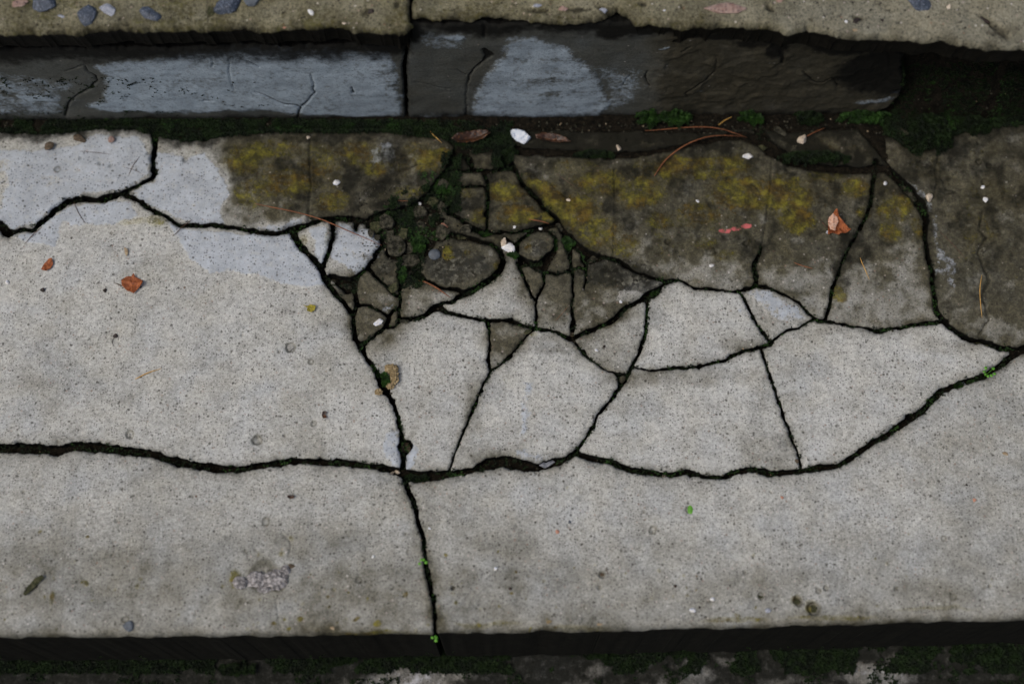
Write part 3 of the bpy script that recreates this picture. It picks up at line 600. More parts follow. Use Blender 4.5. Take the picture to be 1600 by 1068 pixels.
PCS = [
 P((100,270),'blue-white skinned slab in the upper left corner of the step above the wide curved crack', name='step_slab', cat='concrete slab'),
 P((300,320),'back slab with a bare white left end and a grimy olive-crusted right end', name='step_slab', cat='concrete slab', dz=-.3),
 P((300,550),'largest pale slab at the left with an orange leaf lying on it', name='step_slab', cat='concrete slab', tone=-.04),
 P((300,850),'front left slab of the step edge holding the lumpy exposed aggregate patch', name='step_slab', cat='concrete slab', depths=DEEP, dz=-.5, tone=.13),
 P((1000,880),'long front right slab of the step edge with two mossy pits near its edge', name='step_slab', cat='concrete slab', depths=DEEP, dz=-.2, tone=.09),
 P((492,385),'small white rounded fragment left of its bigger white twin, greenish on both sides', dz=-.5, tilt=(.05,0)),
 P((550,390),'white rounded fragment with a pale diagonal ridge and a red needle across it', dz=.3, tilt=(0,-.03)),
 P((540,466),'small brown sliver wedged between the big left slab and a five-sided piece', dz=-1.2, tone=.2),
 P((585,455),'five-sided taupe fragment with a bluish smudge at its lower corner', dz=-.4, tone=.1),
 P((578,500),'brown wedge fragment with a white pebble lying on it', dz=-.6, tone=.15),
 P((598,418),'rough dark fragment just right of the white rounded fragment', dz=-1.2, tone=.3, dirt=.15),
 P((655,465),'taupe fragment under the oval one, with a brown twig across its top', dz=-.3, tone=.1),
 P((710,415),'oval dark speckled fragment with a slate pebble and a yellow lichen spot', dz=.8, tilt=(0,-.02), tone=.35),
 P((617,491),'tiny dark triangle between the five-sided piece and the taupe one', dz=-2.2, tone=.6),
 P((680,590),'pale fragment beside the sandy stone, running down to the front crack', tilt=(.006,0), dz=-.2),
 P((775,465),'pale fragment with a pointed top below the white two-toothed stone', dz=.2, tone=-.05),
 P((834,432),'small tan triangular fragment pointing down', dz=-.3, tone=.15),
 P((865,470),'tall tan four-sided fragment with a faint red scratch', dz=-.1, tone=.12),
 P((930,475),'curved fragment, tan below and black and flaky above, under the lichen slab', dz=-.2, tone=.1),
 P((902,403),'small olive fragment above the narrow split', dz=-.8, tone=.3),
 P((873,412),'small pinkish brown fragment left of the tiny olive one', dz=-.9, tone=.35),
 P((838,388),'rough dark fragment right of the white two-toothed stone', dz=.3, tone=.35, tilt=(.03,-.04)),
 P((732,320),'dark squarish fragment with algae between mossy joints', dz=-.4, tone=.3),
 P((810,320),'wedge fragment with bright olive lichen left of the diagonal crack', dz=-.4, tone=.3),
 P((762,250),'rounded buff lump of concrete at the back gutter below the brown curled leaf', dz=-.6, tone=.3, tilt=(0,.03)),
 P((728,277),'small reddish brown lump in the mossy rubble', dz=-1.2, tone=.4),
 P((1000,340),'largest lichen-covered slab, with a pink smear and the folded orange leaf on it', name='step_slab', cat='concrete slab', dz=-.3, tone=.02),
 P((1390,430),'brown slab with a yellow lichen top, left of the deep black crack', name='step_slab', cat='concrete slab', dz=-.3, tone=.05),
 P((1530,400),'dark dirty slab at the right end of the back row', name='step_slab', cat='concrete slab', dz=.5, tone=.1, dirt=.05),
 P((1215,480),'lavender grey shield-shaped fragment right of centre', dz=-.3),
 P((1090,510),'pale fragment with a flaked buff patch along its top edge', dz=.1, tone=-.04),
 P((955,540),'triangular tan fragment between the curved piece and the pale one', dz=-.2),
 P((860,620),'big pale kite-shaped fragment in the middle with a grey pebble at its foot', dz=.1, tone=-.05),
 P((793,525),'small olive-brown triangle above the kite-shaped fragment', dz=-.5, tone=.2),
 P((1080,650),'broad pale fragment right of the kite-shaped one, above the front crack', tone=-.06),
 P((1370,600),'large pale fragment whose right end tapers to a point', tone=-.06, dz=.1),
 P((973,592),'tiny dark chip of concrete in the crack crossing beside the kite-shaped fragment', dz=-2.0, tone=.5),
 P((719,253),'little dark lump at the left end of the mossy rubble, beside the curled brown leaf', dz=-1.5, tone=.5, dirt=.3),
 P((1000,218),'narrow grey ledge of mortar along the foot of the riser', dz=-1.5, tone=.75, dirt=.3, cat='mortar ledge', name='mortar_ledge'),
 P((1325,235),'dark rough mortar lump at the foot of the riser under the green moss', dz=-.5, tone=.8, dirt=.22, cat='mortar ledge', name='mortar_ledge'),
]
zz = np.zeros(U.shape)
made = build_pieces(TREAD, us, vs, d, h_t2, (white, lich, dirt, np.clip(tone, 0, 1.1)), (rough_m, pink, pitm, zz), PCS, 'concrete',
                    [.0008, .002, .005, .010, .022])

# ------------------------------------------------------------------ soil bed under the slabs
su_ = axis(-.43, .43, .0018, -.95, .95, .008); sv_ = np.arange(-.215, .26, .0018)
SU, SV = np.meshgrid(su_, sv_)
up = ell_mask(SU, SV, TREAD, [(640,350,120,60,.75),(640,400,60,40,.6),(720,270,90,60,.6),(550,445,40,20,.35),(1400,290,60,30,.3),(870,370,60,40,.6)])
gut_m = np.maximum(sstep(-.004, .004, SV - back(SU) + .001), 0)
gline = 1 - sstep(.0, .008, seg_field(SU, SV, su_, sv_, TREAD, [GUT], cap=.02))
def h_soil(u, v, dd): return SOILH(u, v)
hs = -.0105 + .0062 * up + .0095 * gut_m + .006 * gline * (1 - gut_m) + .0016 * fbm(SU / .012, SV / .012, 4, 70) + .0007 * fbm(SU / .003, SV / .003, 3, 75)
hs += .0015 * sstep(.012, -.004, RY(SU) - SV) * gut_m
def SOILH(u, v):
    j = np.clip(np.searchsorted(su_, u), 0, len(su_) - 1); i = np.clip(np.round((v - sv_[0]) / .0018).astype(int), 0, len(sv_) - 1); return hs[i, j]
z0 = np.zeros(SU.shape)
ds = (SV - front(SU) - .013)
build_pieces(TREAD, su_, sv_, ds, h_soil, (z0, z0, z0, z0), (z0, z0, z0, z0),
             [dict(seed=(800, 500), name='soil', kind='structure')], 'soil', [.01, .03, .14], warn=False)

# ------------------------------------------------------------------ RISER
us = axis(-.43, .43, .00085, -.95, .95, .004); vs = np.arange(-.014, .1275, .00085)
U, V = np.meshgrid(us, vs)
Uw = U + .0007 * perlin(U / .008, V / .008, 101) + .0003 * perlin(U / .0025, V / .0025, 102)
Vw = V + .0007 * perlin(U / .008, V / .008, 103) + .0003 * perlin(U / .0025, V / .0025, 104)
RJ = [[(640,20,8),(637,60,7),(636,85,6),(632,105,5),(634,130,4),(635,160,4),(637,215,5)]]
RG = [[(100,112,1),(110,109,2),(132,100,2),(136,112,3),(150,120,4),(152,127,4),(140,138,4),(122,148,3),(110,156,4),(106,166,4),(102,182,4)],
      [(358,92,1.5),(357,110,1.5),(363,130,1.5),(366,140,1.5)],[(385,94,3),(395,99,4),(405,104,2)],[(398,143,2),(415,149,3),(430,156,4),(445,161,5),(462,163,4),(470,168,4),(466,176,4),(466,192,3)],
      [(487,115,1.5),(490,130,2.5),(488,140,3),(492,144,3),(482,156,3),(472,165,4)],[(331,88,1.5),(332,105,1.5)],[(549,134,2),(553,144,4)],[(740,20,10),(757,40,6),(757,60,3)],
      [(757,78,10),(763,88,14),(756,96,6),(742,106,3),(732,118,4),(729,140,2),(728,160,2),(729,195,4)],[(713,108,1.5),(728,117,2.5)],[(985,118,1.5),(972,135,1.5)],
      [(1012,112,2),(1008,122,4),(1014,135,3)],[(1065,80,3),(1078,73,3)],[(1120,85,2),(1118,110,2),(1105,122,3),(1090,132,3),(1070,145,3),(1075,152,2)],[(1255,110,3),(1268,125,4),(1285,128,3),(1300,120,3),(1308,135,4)],
      [(1200,60,16),(1222,80,8),(1222,100,5)],[(1388,75,2),(1390,105,2)],[(650,128,1.5),(700,140,1.5)],[(205,133,5),(216,130,2)],[(320,157,5),(333,157,3)],[(457,178,6),(460,176,3)]]
dj = seg_field(Uw, Vw, us, vs, RISER, RJ, minw=.0018)
uR = RISER.uv(1408, 110)[0]
rend = line_v(RISER, [(0, 0), (1, 0)])
ptsR = [RISER.uv(*p) for p in [(1415,40),(1412,75),(1410,105),(1413,135),(1408,150),(1392,162),(1370,172),(1330,195)]]
pz = sorted((b, a) for a, b in ptsR)
re_u = .006 * fbm(U * 0 + 3, V / .02, 4, 117) + np.interp(Vw, [p[0] for p in pz], [p[1] for p in pz])
d = np.minimum(dj, re_u - Uw)
d = np.minimum(d, np.where(U < RISER.uv(640, 100)[0], .0980, .1235) + .003 * perlin(U / .02, V * 0, 110) + .0015 * perlin(U / .004, V * 0, 111) - V)
gro = sstep(.0007, -.0008, seg_field(Uw, Vw, us, vs, RISER, RG, cap=.004))
wu = .004 * fbm(U / .02, V / .02, 3, 111); wv = .004 * fbm(U / .02, V / .02, 3, 115)
RW = [(.85,[(150,102),(220,90),(300,80),(400,76),(520,78),(600,82),(622,100),(630,182),(560,186),(480,180),(400,172),(300,176),(180,176),(138,168),(165,140),(162,120)]),
      (.85,[(790,62),(830,58),(890,78),(925,105),(945,140),(952,165),(930,184),(800,188),(735,190),(742,150),(752,120),(770,102),(785,90)]),
      (.50,[(-400,112),(0,112),(40,120),(95,128),(140,124),(100,145),(104,182),(-400,180)]),(.55,[(655,176),(720,176),(725,192),(660,192)]),(.46,[(930,105),(1000,110),(1010,140),(990,160),(950,180),(940,130)]),(.45,[(650,50),(740,50),(735,75),(700,80),(650,70)])]
white = poly_mask(U + wu, V + wv, RISER, RW, .008)
white = np.maximum(white, ell_mask(U + wu, V + wv, RISER, [(710,58,22,10,.75),(55,152,38,14,.85,-15),(1040,76,10,5,.55),(1365,155,40,8,.60,8),(1400,143,14,8,.55),(1090,140,14,5,.35)]))
white = white * (1 + .30 * fbm(U / .016, V / .004, 4, 118)) 
white *= 1 - .5 * ell_mask(U + wu, V + wv, RISER, [(860,125,60,14,.7),(840,95,50,12,.4),(310,125,60,20,.35),(605,110,25,18,.6),(620,130,20,30,.5),(150,150,20,30,.6),(870,145,50,10,.6)])
dirt = ell_mask(U + wu, V + wv, RISER, [(100,62,240,16,1),(60,85,100,22,.75),(330,62,200,12,.75),(540,55,120,9,.6),(645,50,14,40,.9),(655,50,25,18,.7),(760,30,30,14,.6),(900,35,60,14,.5),(960,50,40,24,1),(1000,50,40,12,.9),(1140,55,90,14,1),(1215,75,22,30,.95),(1285,70,30,28,.9),(1340,75,60,12,.5),(765,85,8,12,.9),(1180,66,40,20,.8),(1400,110,110,80,1.3),(1330,70,90,30,1),(1380,80,30,14,.6),(1250,130,60,10,.3)])
nosing_shade = np.where(U < RISER.uv(640, 100)[0], sstep(.066, .096, V + .010 * fbm(U / .03, V / .02, 3, 119)), sstep(.098, .122, V + .012 * fbm(U / .03, V / .02, 3, 119)))  # damp band plus overhang shade under the nosing, both put into the colour
foot = np.clip(1 - (V + .002) / (.010 + .008 * (perlin(U / .03, V * 0, 120) + .4)), 0, 1)
near = np.exp(-np.maximum(d, 0) / .003)
tone = .25 + .75 * sstep(RISER.uv(990, 100)[0], RISER.uv(1060, 100)[0], U) + .3 * fbm(U / .03, V / .03, 3, 130)
dirt = np.maximum.reduce([dirt, gro * .85, near * .8, foot ** 1.2 * .95, nosing_shade * .9])
s_gro = (lambda A: (lambda u, v: A[np.clip(np.round((v - vs[0]) / .00085).astype(int), 0, len(vs) - 1), np.clip(np.searchsorted(us, u), 0, len(us) - 1)]))(gro)
s_wh = (lambda A: (lambda u, v: A[np.clip(np.round((v - vs[0]) / .00085).astype(int), 0, len(vs) - 1), np.clip(np.searchsorted(us, u), 0, len(us) - 1)]))(white)
def h_riser(u, v, dd):
    r = .0015 + .002 * np.clip(perlin(u / .01, v / .01, 140), 0, 1); q = np.clip(1 - dd / r, 0, 1)
    h = -r * (1 - np.sqrt(np.maximum(0, 1 - q * q))) + .0018 * fbm(u / .05, v / .04, 3, 142) + .00018 * fbm(u / .012, v / .003, 3, 145)
    h -= .0014 * s_gro(u, v); h += .0006 * sstep(.4, .6, s_wh(u, v))
    rr = sstep(RISER.uv(1010, 100)[0], RISER.uv(1040, 100)[0], u)
    h += rr * (.0012 * sstep(-.15, .1, fbm(u / .03, v / .03, 3, 148)) + .0006 * fbm(u / .006, v / .006, 3, 149))
    return h
zz = np.zeros(U.shape)
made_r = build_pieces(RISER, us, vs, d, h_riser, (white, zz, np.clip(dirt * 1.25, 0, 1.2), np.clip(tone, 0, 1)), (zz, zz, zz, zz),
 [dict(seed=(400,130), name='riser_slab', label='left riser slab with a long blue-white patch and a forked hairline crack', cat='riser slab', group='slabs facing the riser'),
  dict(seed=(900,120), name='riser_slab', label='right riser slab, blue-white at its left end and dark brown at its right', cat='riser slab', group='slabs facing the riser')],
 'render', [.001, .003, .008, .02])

# soil bank behind the riser (seen where the riser has broken away at the right)
bu = axis(-.43, .60, .002, -.95, .95, .01); bv = np.arange(-.03, .128, .002)
BU, BV = np.meshgrid(bu, bv)
zb = np.zeros(BU.shape)
BACK = Plane(RISER.pos(0, 0, -.022), RISER.U, RISER.V)
def h_bank(u, v, dd):
    rr = sstep(RISER.uv(1380, 100)[0], RISER.uv(1460, 100)[0], u)
    return .004 * fbm(u / .03, v / .03, 4, 160) + .0015 * fbm(u / .005, v / .005, 3, 163) + rr * .030 * sstep(.09, -.02, v) ** 1.3
build_pieces(BACK, bu, bv, np.full(BU.shape, .01), h_bank, (zb, zb, zb, zb), (zb, zb, zb, zb),
             [dict(seed=(800, 120), name='soil_bank', kind='structure')], 'soil', [.01], warn=False)

# ------------------------------------------------------------------ UPPER STEP
us = axis(-.40, .40, .001, -.95, .95, .004); v0 = UPPER.uv(800, 90)[1]
vs = np.concatenate([np.arange(v0, v0 + .075, .001), v0 + .075 + np.arange(1, 60) * .008])
U, V = np.meshgrid(us, vs)
Uw = U + .0009 * perlin(U / .010, V / .010, 201) + .0005 * perlin(U / .003, V / .003, 202)
Vw = V + .0018 * perlin(U / .012, V / .012, 203) + .0010 * perlin(U / .004, V / .004, 204)
ufront = line_v(UPPER, [(-2500,66),(0,52),(100,50),(200,46),(300,44),(400,43),(430,46),(470,43),(520,40),(560,47),(600,50),(632,48),(641,42),(645,26),(700,27),(740,26),(755,23),(800,27),(830,31),(880,33),(930,31),(950,20),(965,16),(985,28),(1000,36),(1060,39),(1150,40),(1185,42),(1215,42),(1235,50),(1260,44),(1300,52),(1340,58),(1380,58),(1430,62),(1480,60),(1510,70),(1560,72),(1600,74),(1700,78),(4200,200)])
UC = [[(642,-1500,4),(642,-40,2.5),(642,10,2.5),(642,30,4)]]
d = seg_field(Uw, Vw, us, vs, UPPER, UC, minw=.0017)
d = np.minimum(d, (Vw - ufront(Uw)) * .8)
UP_P = [(870,12,40,7,1.5),(850,18,14,6,3.0),(950,10,22,5,2.0,),(1545,35,22,8,3.5),(1570,45,22,9,2.5),(1342//1,32,9,6,1.0)]
pit = np.zeros(U.shape); pm = np.zeros(U.shape)
for e in [(840,17,22,5,2.2,0),(905,15,26,6,1.2,0),(948,14,22,5,3.0,-25),(1540,30,14,5,3.0,-35),(1562,45,26,8,3.0,-50),(1342-140,12,6,10,1.5,20),(1340,28,12,5,1.2,-20),(1390,18,7,3,1.2,0),(572,20,8,8,1.0,0),(620,8,6,8,1.0,0),(195,38,10,4,1.6,0),(330,18,8,10,1.2,0),(1206,14,4,10,1.4,10),(1065,12,3,8,1.0,10),(1005,6,6,6,1,0),(1430,40,5,3,1,0),(660,12,5,3,.8,0)]:
    k = ell_mask(Uw, Vw, UPPER, [(e[0], e[1], e[2], e[3], 1, e[5])]); pit += k * e[4] * 1e-3; pm = np.maximum(pm, k)
for k_ in range(170):
    x = random.uniform(-60, 1660); y = random.uniform(-15, 60); r = random.choice([1.5, 2, 2, 3, 4]); k = ell_mask(U, V, UPPER, [(x, y, r, r * .8, 1)])
    pit += k * .0007; pm = np.maximum(pm, k * .8)
wu = .004 * fbm(U / .02, V / .02, 3, 211); wv = .004 * fbm(U / .02, V / .02, 3, 215)
near = np.exp(-np.maximum(d, 0) / .003)
lich = np.clip(.45 + .5 * fbm(U / .04, V / .04, 3, 220), 0, .7) * sstep(UPPER.uv(1400, 30)[0], UPPER.uv(900, 30)[0], U) + near * .25
near = np.maximum(near, np.exp(-np.maximum(d, 0) / .007) * .8)
dirt = np.maximum(near * (.75 + .5 * perlin(U / .015, V / .015, 225)), pm * .75)
dirt = np.maximum(dirt, ell_mask(U + wu, V + wv, UPPER, [(180,42,200,5,.5),(480,44,60,5,.6),(880,25,80,9,.55),(960,22,40,14,.7),(1560,48,40,14,.6),(30,20,40,20,.2)]))
tone = .35 + .7 * fbm(U / .03, V / .03, 4, 230) - .25 * sstep(UPPER.uv(1100, 30)[0], UPPER.uv(1400, 30)[0], U)
s_p = (lambda A: (lambda u, v: A[np.clip(np.searchsorted(vs, v - .0005), 0, len(vs) - 1), np.clip(np.searchsorted(us, u), 0, len(us) - 1)]))(pit)
def h_up(u, v, dd):
    r = .003 + .003 * np.clip(perlin(u / .012, v / .012, 240), 0, 1); q = np.clip(1 - dd / r, 0, 1)
    return -r * (1 - np.sqrt(np.maximum(0, 1 - q * q))) + .0012 * fbm(u / .03, v / .03, 3, 242) + .0002 * perlin(u / .006, v / .006, 245) - s_p(u, v)
zz = np.zeros(U.shape)
UD = [.001, .003, .006, .010, .016, .024]
GU = 'slabs of the upper step'
made_u = build_pieces(UPPER, us, vs, d, h_up, (zz, lich, np.clip(dirt, 0, 1.1), np.clip(tone, 0, 1)), (np.clip(.18 + pm * .3, 0, 1), zz, pm * .6, zz),
 [dict(seed=(300,15), name='upper_step_slab', label='buff slab of the upper step with blue-black stones set in it, upper left', cat='concrete slab', group=GU, depths=UD),
  dict(seed=(760,8), name='upper_step_slab', label='right slab of the upper step, chipped edge, a long pink stone and one blue-black stone', cat='concrete slab', group=GU, depths=UD)],
 'buff', UD)

# ------------------------------------------------------------------ LOWER STEP (mostly hidden, out of focus)
us = axis(-.42, .42, .002, -.95, .95, .008); vs = np.arange(-.55, -.150, .002)
U, V = np.meshgrid(us, vs)
wu = .006 * fbm(U / .02, V / .02, 3, 311); wv = .006 * fbm(U / .02, V / .02, 3, 315)
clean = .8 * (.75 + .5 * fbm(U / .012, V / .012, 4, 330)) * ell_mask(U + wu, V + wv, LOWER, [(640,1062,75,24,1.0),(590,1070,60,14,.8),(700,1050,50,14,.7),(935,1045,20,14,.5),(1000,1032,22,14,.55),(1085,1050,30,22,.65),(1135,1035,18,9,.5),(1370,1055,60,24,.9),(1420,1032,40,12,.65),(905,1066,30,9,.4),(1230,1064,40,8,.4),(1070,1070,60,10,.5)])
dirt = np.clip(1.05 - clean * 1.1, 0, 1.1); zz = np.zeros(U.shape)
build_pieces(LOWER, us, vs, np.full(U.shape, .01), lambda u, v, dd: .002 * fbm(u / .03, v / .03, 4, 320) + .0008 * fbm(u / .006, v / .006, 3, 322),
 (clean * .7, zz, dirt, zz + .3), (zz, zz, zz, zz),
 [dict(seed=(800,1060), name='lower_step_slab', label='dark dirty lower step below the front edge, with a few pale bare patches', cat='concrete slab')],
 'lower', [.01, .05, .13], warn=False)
g_ = mkmesh('ground', [(-60,-60,-.262),(60,-60,-.262),(60,60,-.262),(-60,60,-.262)], [(0,1,2,3)], 'soil', origin=(0,0,-.262)); tag(g_, kind='structure')

# ------------------------------------------------------------------ DEBRIS
bpy.context.view_layer.update()
DG = bpy.context.evaluated_depsgraph_get()
def surf(x, y, z0=.06):
    ok, loc, nrm, *_ = sc.ray_cast(DG, Vector((x, y, z0)), Vector((0, 0, -1)))
    return (loc.z, np.array(nrm)) if ok else (0.0, np.array([0, 0, 1.0]))
_ico = {}
def ico(n):
    if n not in _ico:
        bm = bmesh.new(); bmesh.ops.create_icosphere(bm, subdivisions=n, radius=1)
        _ico[n] = (np.array([v.co[:] for v in bm.verts]), [tuple(v.index for v in f.verts) for f in bm.faces]); bm.free()
    return _ico[n]
def noise3(p, f, seed):
    return (perlin(p[:, 0] * f, p[:, 1] * f, seed) + perlin(p[:, 1] * f, p[:, 2] * f, seed + 5) + perlin(p[:, 2] * f, p[:, 0] * f, seed + 9)) / 2
def rock_shape(size, seed, facets=11, rot=0.0, rough=.05, lvl=4, tiltv=(0, 0)):
    v, f = ico(lvl); r = np.random.default_rng(seed)
    if facets:
        n = r.normal(size=(facets, 3)); n /= np.linalg.norm(n, axis=1)[:, None]; t = r.uniform(.45, .72, facets)
        dd = v @ n.T; q = np.where(dd > .05, t / np.maximum(dd, .05), 9).min(1); rad = np.minimum(q, 1.12)
    else: rad = np.ones(len(v))
    rad = rad * (1 + rough * noise3(v, 2.5, seed % 50) + rough * .5 * noise3(v, 7, seed % 37))
    v = v * rad[:, None]; v = (v - (v.max(0) + v.min(0)) / 2) / ((v.max(0) - v.min(0)) / 2) if facets else v
    p = v * np.array(size) / 2
    c, s_ = math.cos(rot), math.sin(rot); p = p @ np.array([[c, s_, 0], [-s_, c, 0], [0, 0, 1]])
    return p, f
def rock(name, px, py, size_px, mat, label=None, cat=None, group=None, seed=1, hz=.6, rot=0, facets=11, rough=.05, plane=None, parent=None, sink=.2, dz=0, lvl=4):
    """a stone of size_px (width, height in photo pixels) lying on whatever is below"""
    pl = plane or TREAD; s_ = pl.sc(px, py); x, y = pl.uv(px, py)
    w, h = size_px[0] * s_, size_px[1] * s_; zt = hz * min(w, h)
    p, f = rock_shape((w, h, zt), seed, facets, R(rot), rough, lvl)
    p = p - [0, 0, p[:, 2].min()]
    if pl is TREAD or pl is LOWER: z, _ = surf(x, y, .05 if pl is TREAD else -.06)
    else: z, _ = surf(x, y, HR + .05)
    # nudge towards the camera line so height does not shift it
    z = z - sink * zt + dz * 1e-3
    k = (z + zt * .5 - pl.O[2]); y2 = y - k * (FWD[1] / -FWD[2]) * .6
    o = mkmesh(name, p + [x, y2, z], f, mat, parent, origin=(x, y2, z))
    return tag(o, label, cat, group)
def tube(name, pts, r, mat, label=None, cat=None, group=None, parent=None, sides=6, taper=(.5, .35)):
    """pts in pixels (px, py, lift mm) on the tread; a real thin needle lying on the surface"""
    P_ = []
    for a in pts:
        x, y = TREAD.uv(a[0], a[1]); P_.append((x, y, a[2] * 1e-3))
    P_ = np.array(P_); n = 14; t = np.linspace(0, len(P_) - 1, n)
    # smooth path
    C = np.stack([np.interp(t, range(len(P_)), P_[:, k]) for k in range(3)], 1)
    for _ in range(2): C[1:-1] = (C[:-2] + 2 * C[1:-1] + C[2:]) / 4
    C += np.stack([.0003 * perlin(t * .9, t * 0, 3), .0003 * perlin(t * .9, t * 0 + 5, 4), t * 0], 1)
    z = np.array([surf(c[0], c[1])[0] for c in C])
    hull = np.maximum(np.interp(t, [0, n], [z[0], z[-1]]), z) if False else np.interp(np.linspace(0, 1, n), [0, .5, 1], [max(z[:4]), max(z[4:10]), max(z[10:])])
    C[:, 2] += np.maximum(z, hull) + r * .9
    T = np.gradient(C, axis=0); T /= np.linalg.norm(T, axis=1)[:, None] + 1e-12
    V_, F_ = [], []
    for i in range(n):
        a = np.cross(T[i], [0, 0, 1]); a /= np.linalg.norm(a) + 1e-9; b = np.cross(a, T[i])
        k = i / (n - 1); rr = r * (taper[0] + (1 - taper[0]) * min(1, k * 5)) * (taper[1] + (1 - taper[1]) * min(1, (1 - k) * 3))
        for j in range(sides):
            an = 2 * math.pi * j / sides; V_.append(C[i] + rr * (math.cos(an) * a + math.sin(an) * b * .8))
    for i in range(n - 1):
        for j in range(sides):
            j2 = (j + 1) % sides; F_.append((i * sides + j, i * sides + j2, (i + 1) * sides + j2, (i + 1) * sides + j))
    F_.append(tuple(range(sides))[::-1]); F_.append(tuple((n - 1) * sides + j for j in range(sides)))
    return tag(mkmesh(name, V_, F_, mat, parent), label, cat, group)
def leaf_blade(outline, cx, cy, mat, name='blade', parent=None, curl=.004, lift=.001, thick=.0003, seed=0, creases=(), plane=None):
    """outline in pixels -> closed thin curved leaf; height from creases and noise"""
    pl = plane or TREAD; P_ = np.array([pl.uv(*p) for p in outline]); x0, y0 = pl.uv(cx, cy)
    # densify outline
    Q = []
    for a, b in zip(P_, np.roll(P_, -1, 0)):
        m = max(1, int(np.linalg.norm(b - a) / .0007)); Q += [a + (b - a) * k / m for k in range(m)]
    Q = np.array(Q); Q += .00018 * np.stack([perlin(Q[:, 0] / .0012, Q[:, 1] / .0012, seed), perlin(Q[:, 0] / .0012, Q[:, 1] / .0012, seed + 7)], 1)
    n = len(Q); rings = 8; V_ = []; c = np.array([x0, y0])
    for k in range(1, rings + 1): V_ += list(c + (Q - c) * k / rings)
    V_ = np.array([c] + V_); rr = np.hypot(*(V_ - c).T); R0 = rr.max()
    h = curl * (rr / R0) ** 2 * (1 + .8 * perlin(V_[:, 0] / .006, V_[:, 1] / .006, seed + 3)) + .0006 * perlin(V_[:, 0] / .0025, V_[:, 1] / .0025, seed + 4)
    for (ax, ay, bx, by, hh, wd) in creases:
        A = np.array(pl.uv(ax, ay)); B = np.array(pl.uv(bx, by)); t = np.clip(((V_ - A) @ (B - A)) / ((B - A) @ (B - A)), 0, 1)
        dd = np.linalg.norm(V_ - A - t[:, None] * (B - A), axis=1); h = h + hh * np.exp(-(dd / wd))
    zs = max(surf(x0 + dx, y0 + dy)[0] for dx in (-.004, 0, .004) for dy in (-.004, 0, .004)) if pl is TREAD else pl.O[2]
    z = zs + lift + h - h.min()
    top = np.column_stack([V_, z]); bot = np.column_stack([V_, z - thick]); N = len(V_)
    F_ = [(0, 1 + j, 1 + (j + 1) % n) for j in range(n)]
    for k in range(rings - 1):
        a = 1 + k * n
        F_ += [(a + j, a + n + j, a + n + (j + 1) % n, a + (j + 1) % n) for j in range(n)]
    Fb = [tuple(N + i for i in f[::-1]) for f in F_]; a = 1 + (rings - 1) * n
    Fr = [(a + j, N + a + j, N + a + (j + 1) % n, a + (j + 1) % n) for j in range(n)]
    return mkmesh(name, np.vstack([top, bot]), F_ + Fb + Fr, mat, parent)
def empty(name, px, py, label, cat, group=None, plane=None):
    pl = plane or TREAD; x, y = pl.uv(px, py); o = bpy.data.objects.new(name, None); COL.objects.link(o)
    o.empty_display_size = .01; o.location = (x, y, pl.O[2]); return tag(o, label, cat, group)

# --- leaves
GL = 'fallen leaves on the step'
e = empty('dry_leaf', 208, 444, 'bright orange-brown dry leaf with a stalk on the big pale left slab', 'leaf', GL)
leaf_blade([(191,440),(198,434),(206,433),(210,429),(213,434),(225,440),(224,447),(217,452),(210,460),(200,456),(192,448)], 207, 445, 'leaf', parent=e, curl=.0025, seed=3, creases=[(193,441,222,444,.0012,.0012),(207,444,208,459,.0010,.001)])
tube('stalk', [(192,447,.8),(186,445,.4),(178,442,.2)], .00035, 'leafdark', parent=e)
o = leaf_blade([(65,422),(70,413),(77,406),(83,405),(84,413),(80,420),(72,425)], 76, 415, 'leaf', 'dry_leaf', curl=.002, seed=9, creases=[(68,422,82,407,.001,.001)])
tag(o, 'small tan-orange leaf scrap near the left edge of the step', 'leaf', GL)
e = empty('folded_leaf', 1306, 356, 'folded orange dry leaf with a pale pink underside standing up on the dark lichen slab', 'leaf', GL)
leaf_blade([(1292,346),(1302,336),(1312,348),(1322,362),(1327,366),(1308,370),(1300,366),(1292,370)], 1306, 356, 'leaf', parent=e, curl=.006, seed=12, creases=[(1302,337,1325,366,.005,.0012),(1302,340,1310,368,.003,.001),(1310,352,1312,368,.002,.001)])
leaf_blade([(1292,346),(1298,341),(1304,344),(1307,352),(1303,360),(1301,368),(1294,364),(1291,356)], 1299, 354, 'leafpale', parent=e, curl=.002, lift=.0062, seed=14, creases=[(1298,343,1299,366,.0012,.001)])
tube('stalk', [(1292,356,.6),(1285,348,.4),(1277,339,.2)], .0004, 'leafdark', parent=e)
o = leaf_blade([(706,224),(716,216),(730,211),(748,208),(762,209),(768,213),(758,220),(742,226),(726,229),(712,229)], 740, 219, 'leafdark', 'curled_leaf', curl=.007, seed=21, creases=[(705,226,772,210,-.004,.004)])
tag(o, 'wet brown curled leaf in the gutter left of the blue-white stone', 'leaf', GL)
o = leaf_blade([(836,214),(850,210),(868,211),(884,216),(892,223),(874,224),(852,222),(838,220)], 868, 217, 'leafdark', 'curled_leaf', curl=.004, seed=25, creases=[(835,216,900,222,-.003,.003)])
tag(o, 'dark brown leaf in the gutter right of the blue-white stone', 'leaf', GL)
o = leaf_blade([(474,478),(480,479),(487,477),(494,479),(493,485),(487,489),(480,487),(481,482)], 486, 483, 'yellow', 'leaf_scrap', curl=.002, seed=28)
tag(o, 'small yellow-green scrap on the big pale left slab near the black crack', 'leaf scrap', GL)
o = leaf_blade([(504,644),(509,642),(512,645),(509,648),(512,653),(506,655),(503,650)], 507, 648, 'leafdark', 'leaf_scrap', curl=.0015, seed=31)
tag(o, 'small dark brown curled scrap low on the big pale left slab', 'leaf scrap', GL)
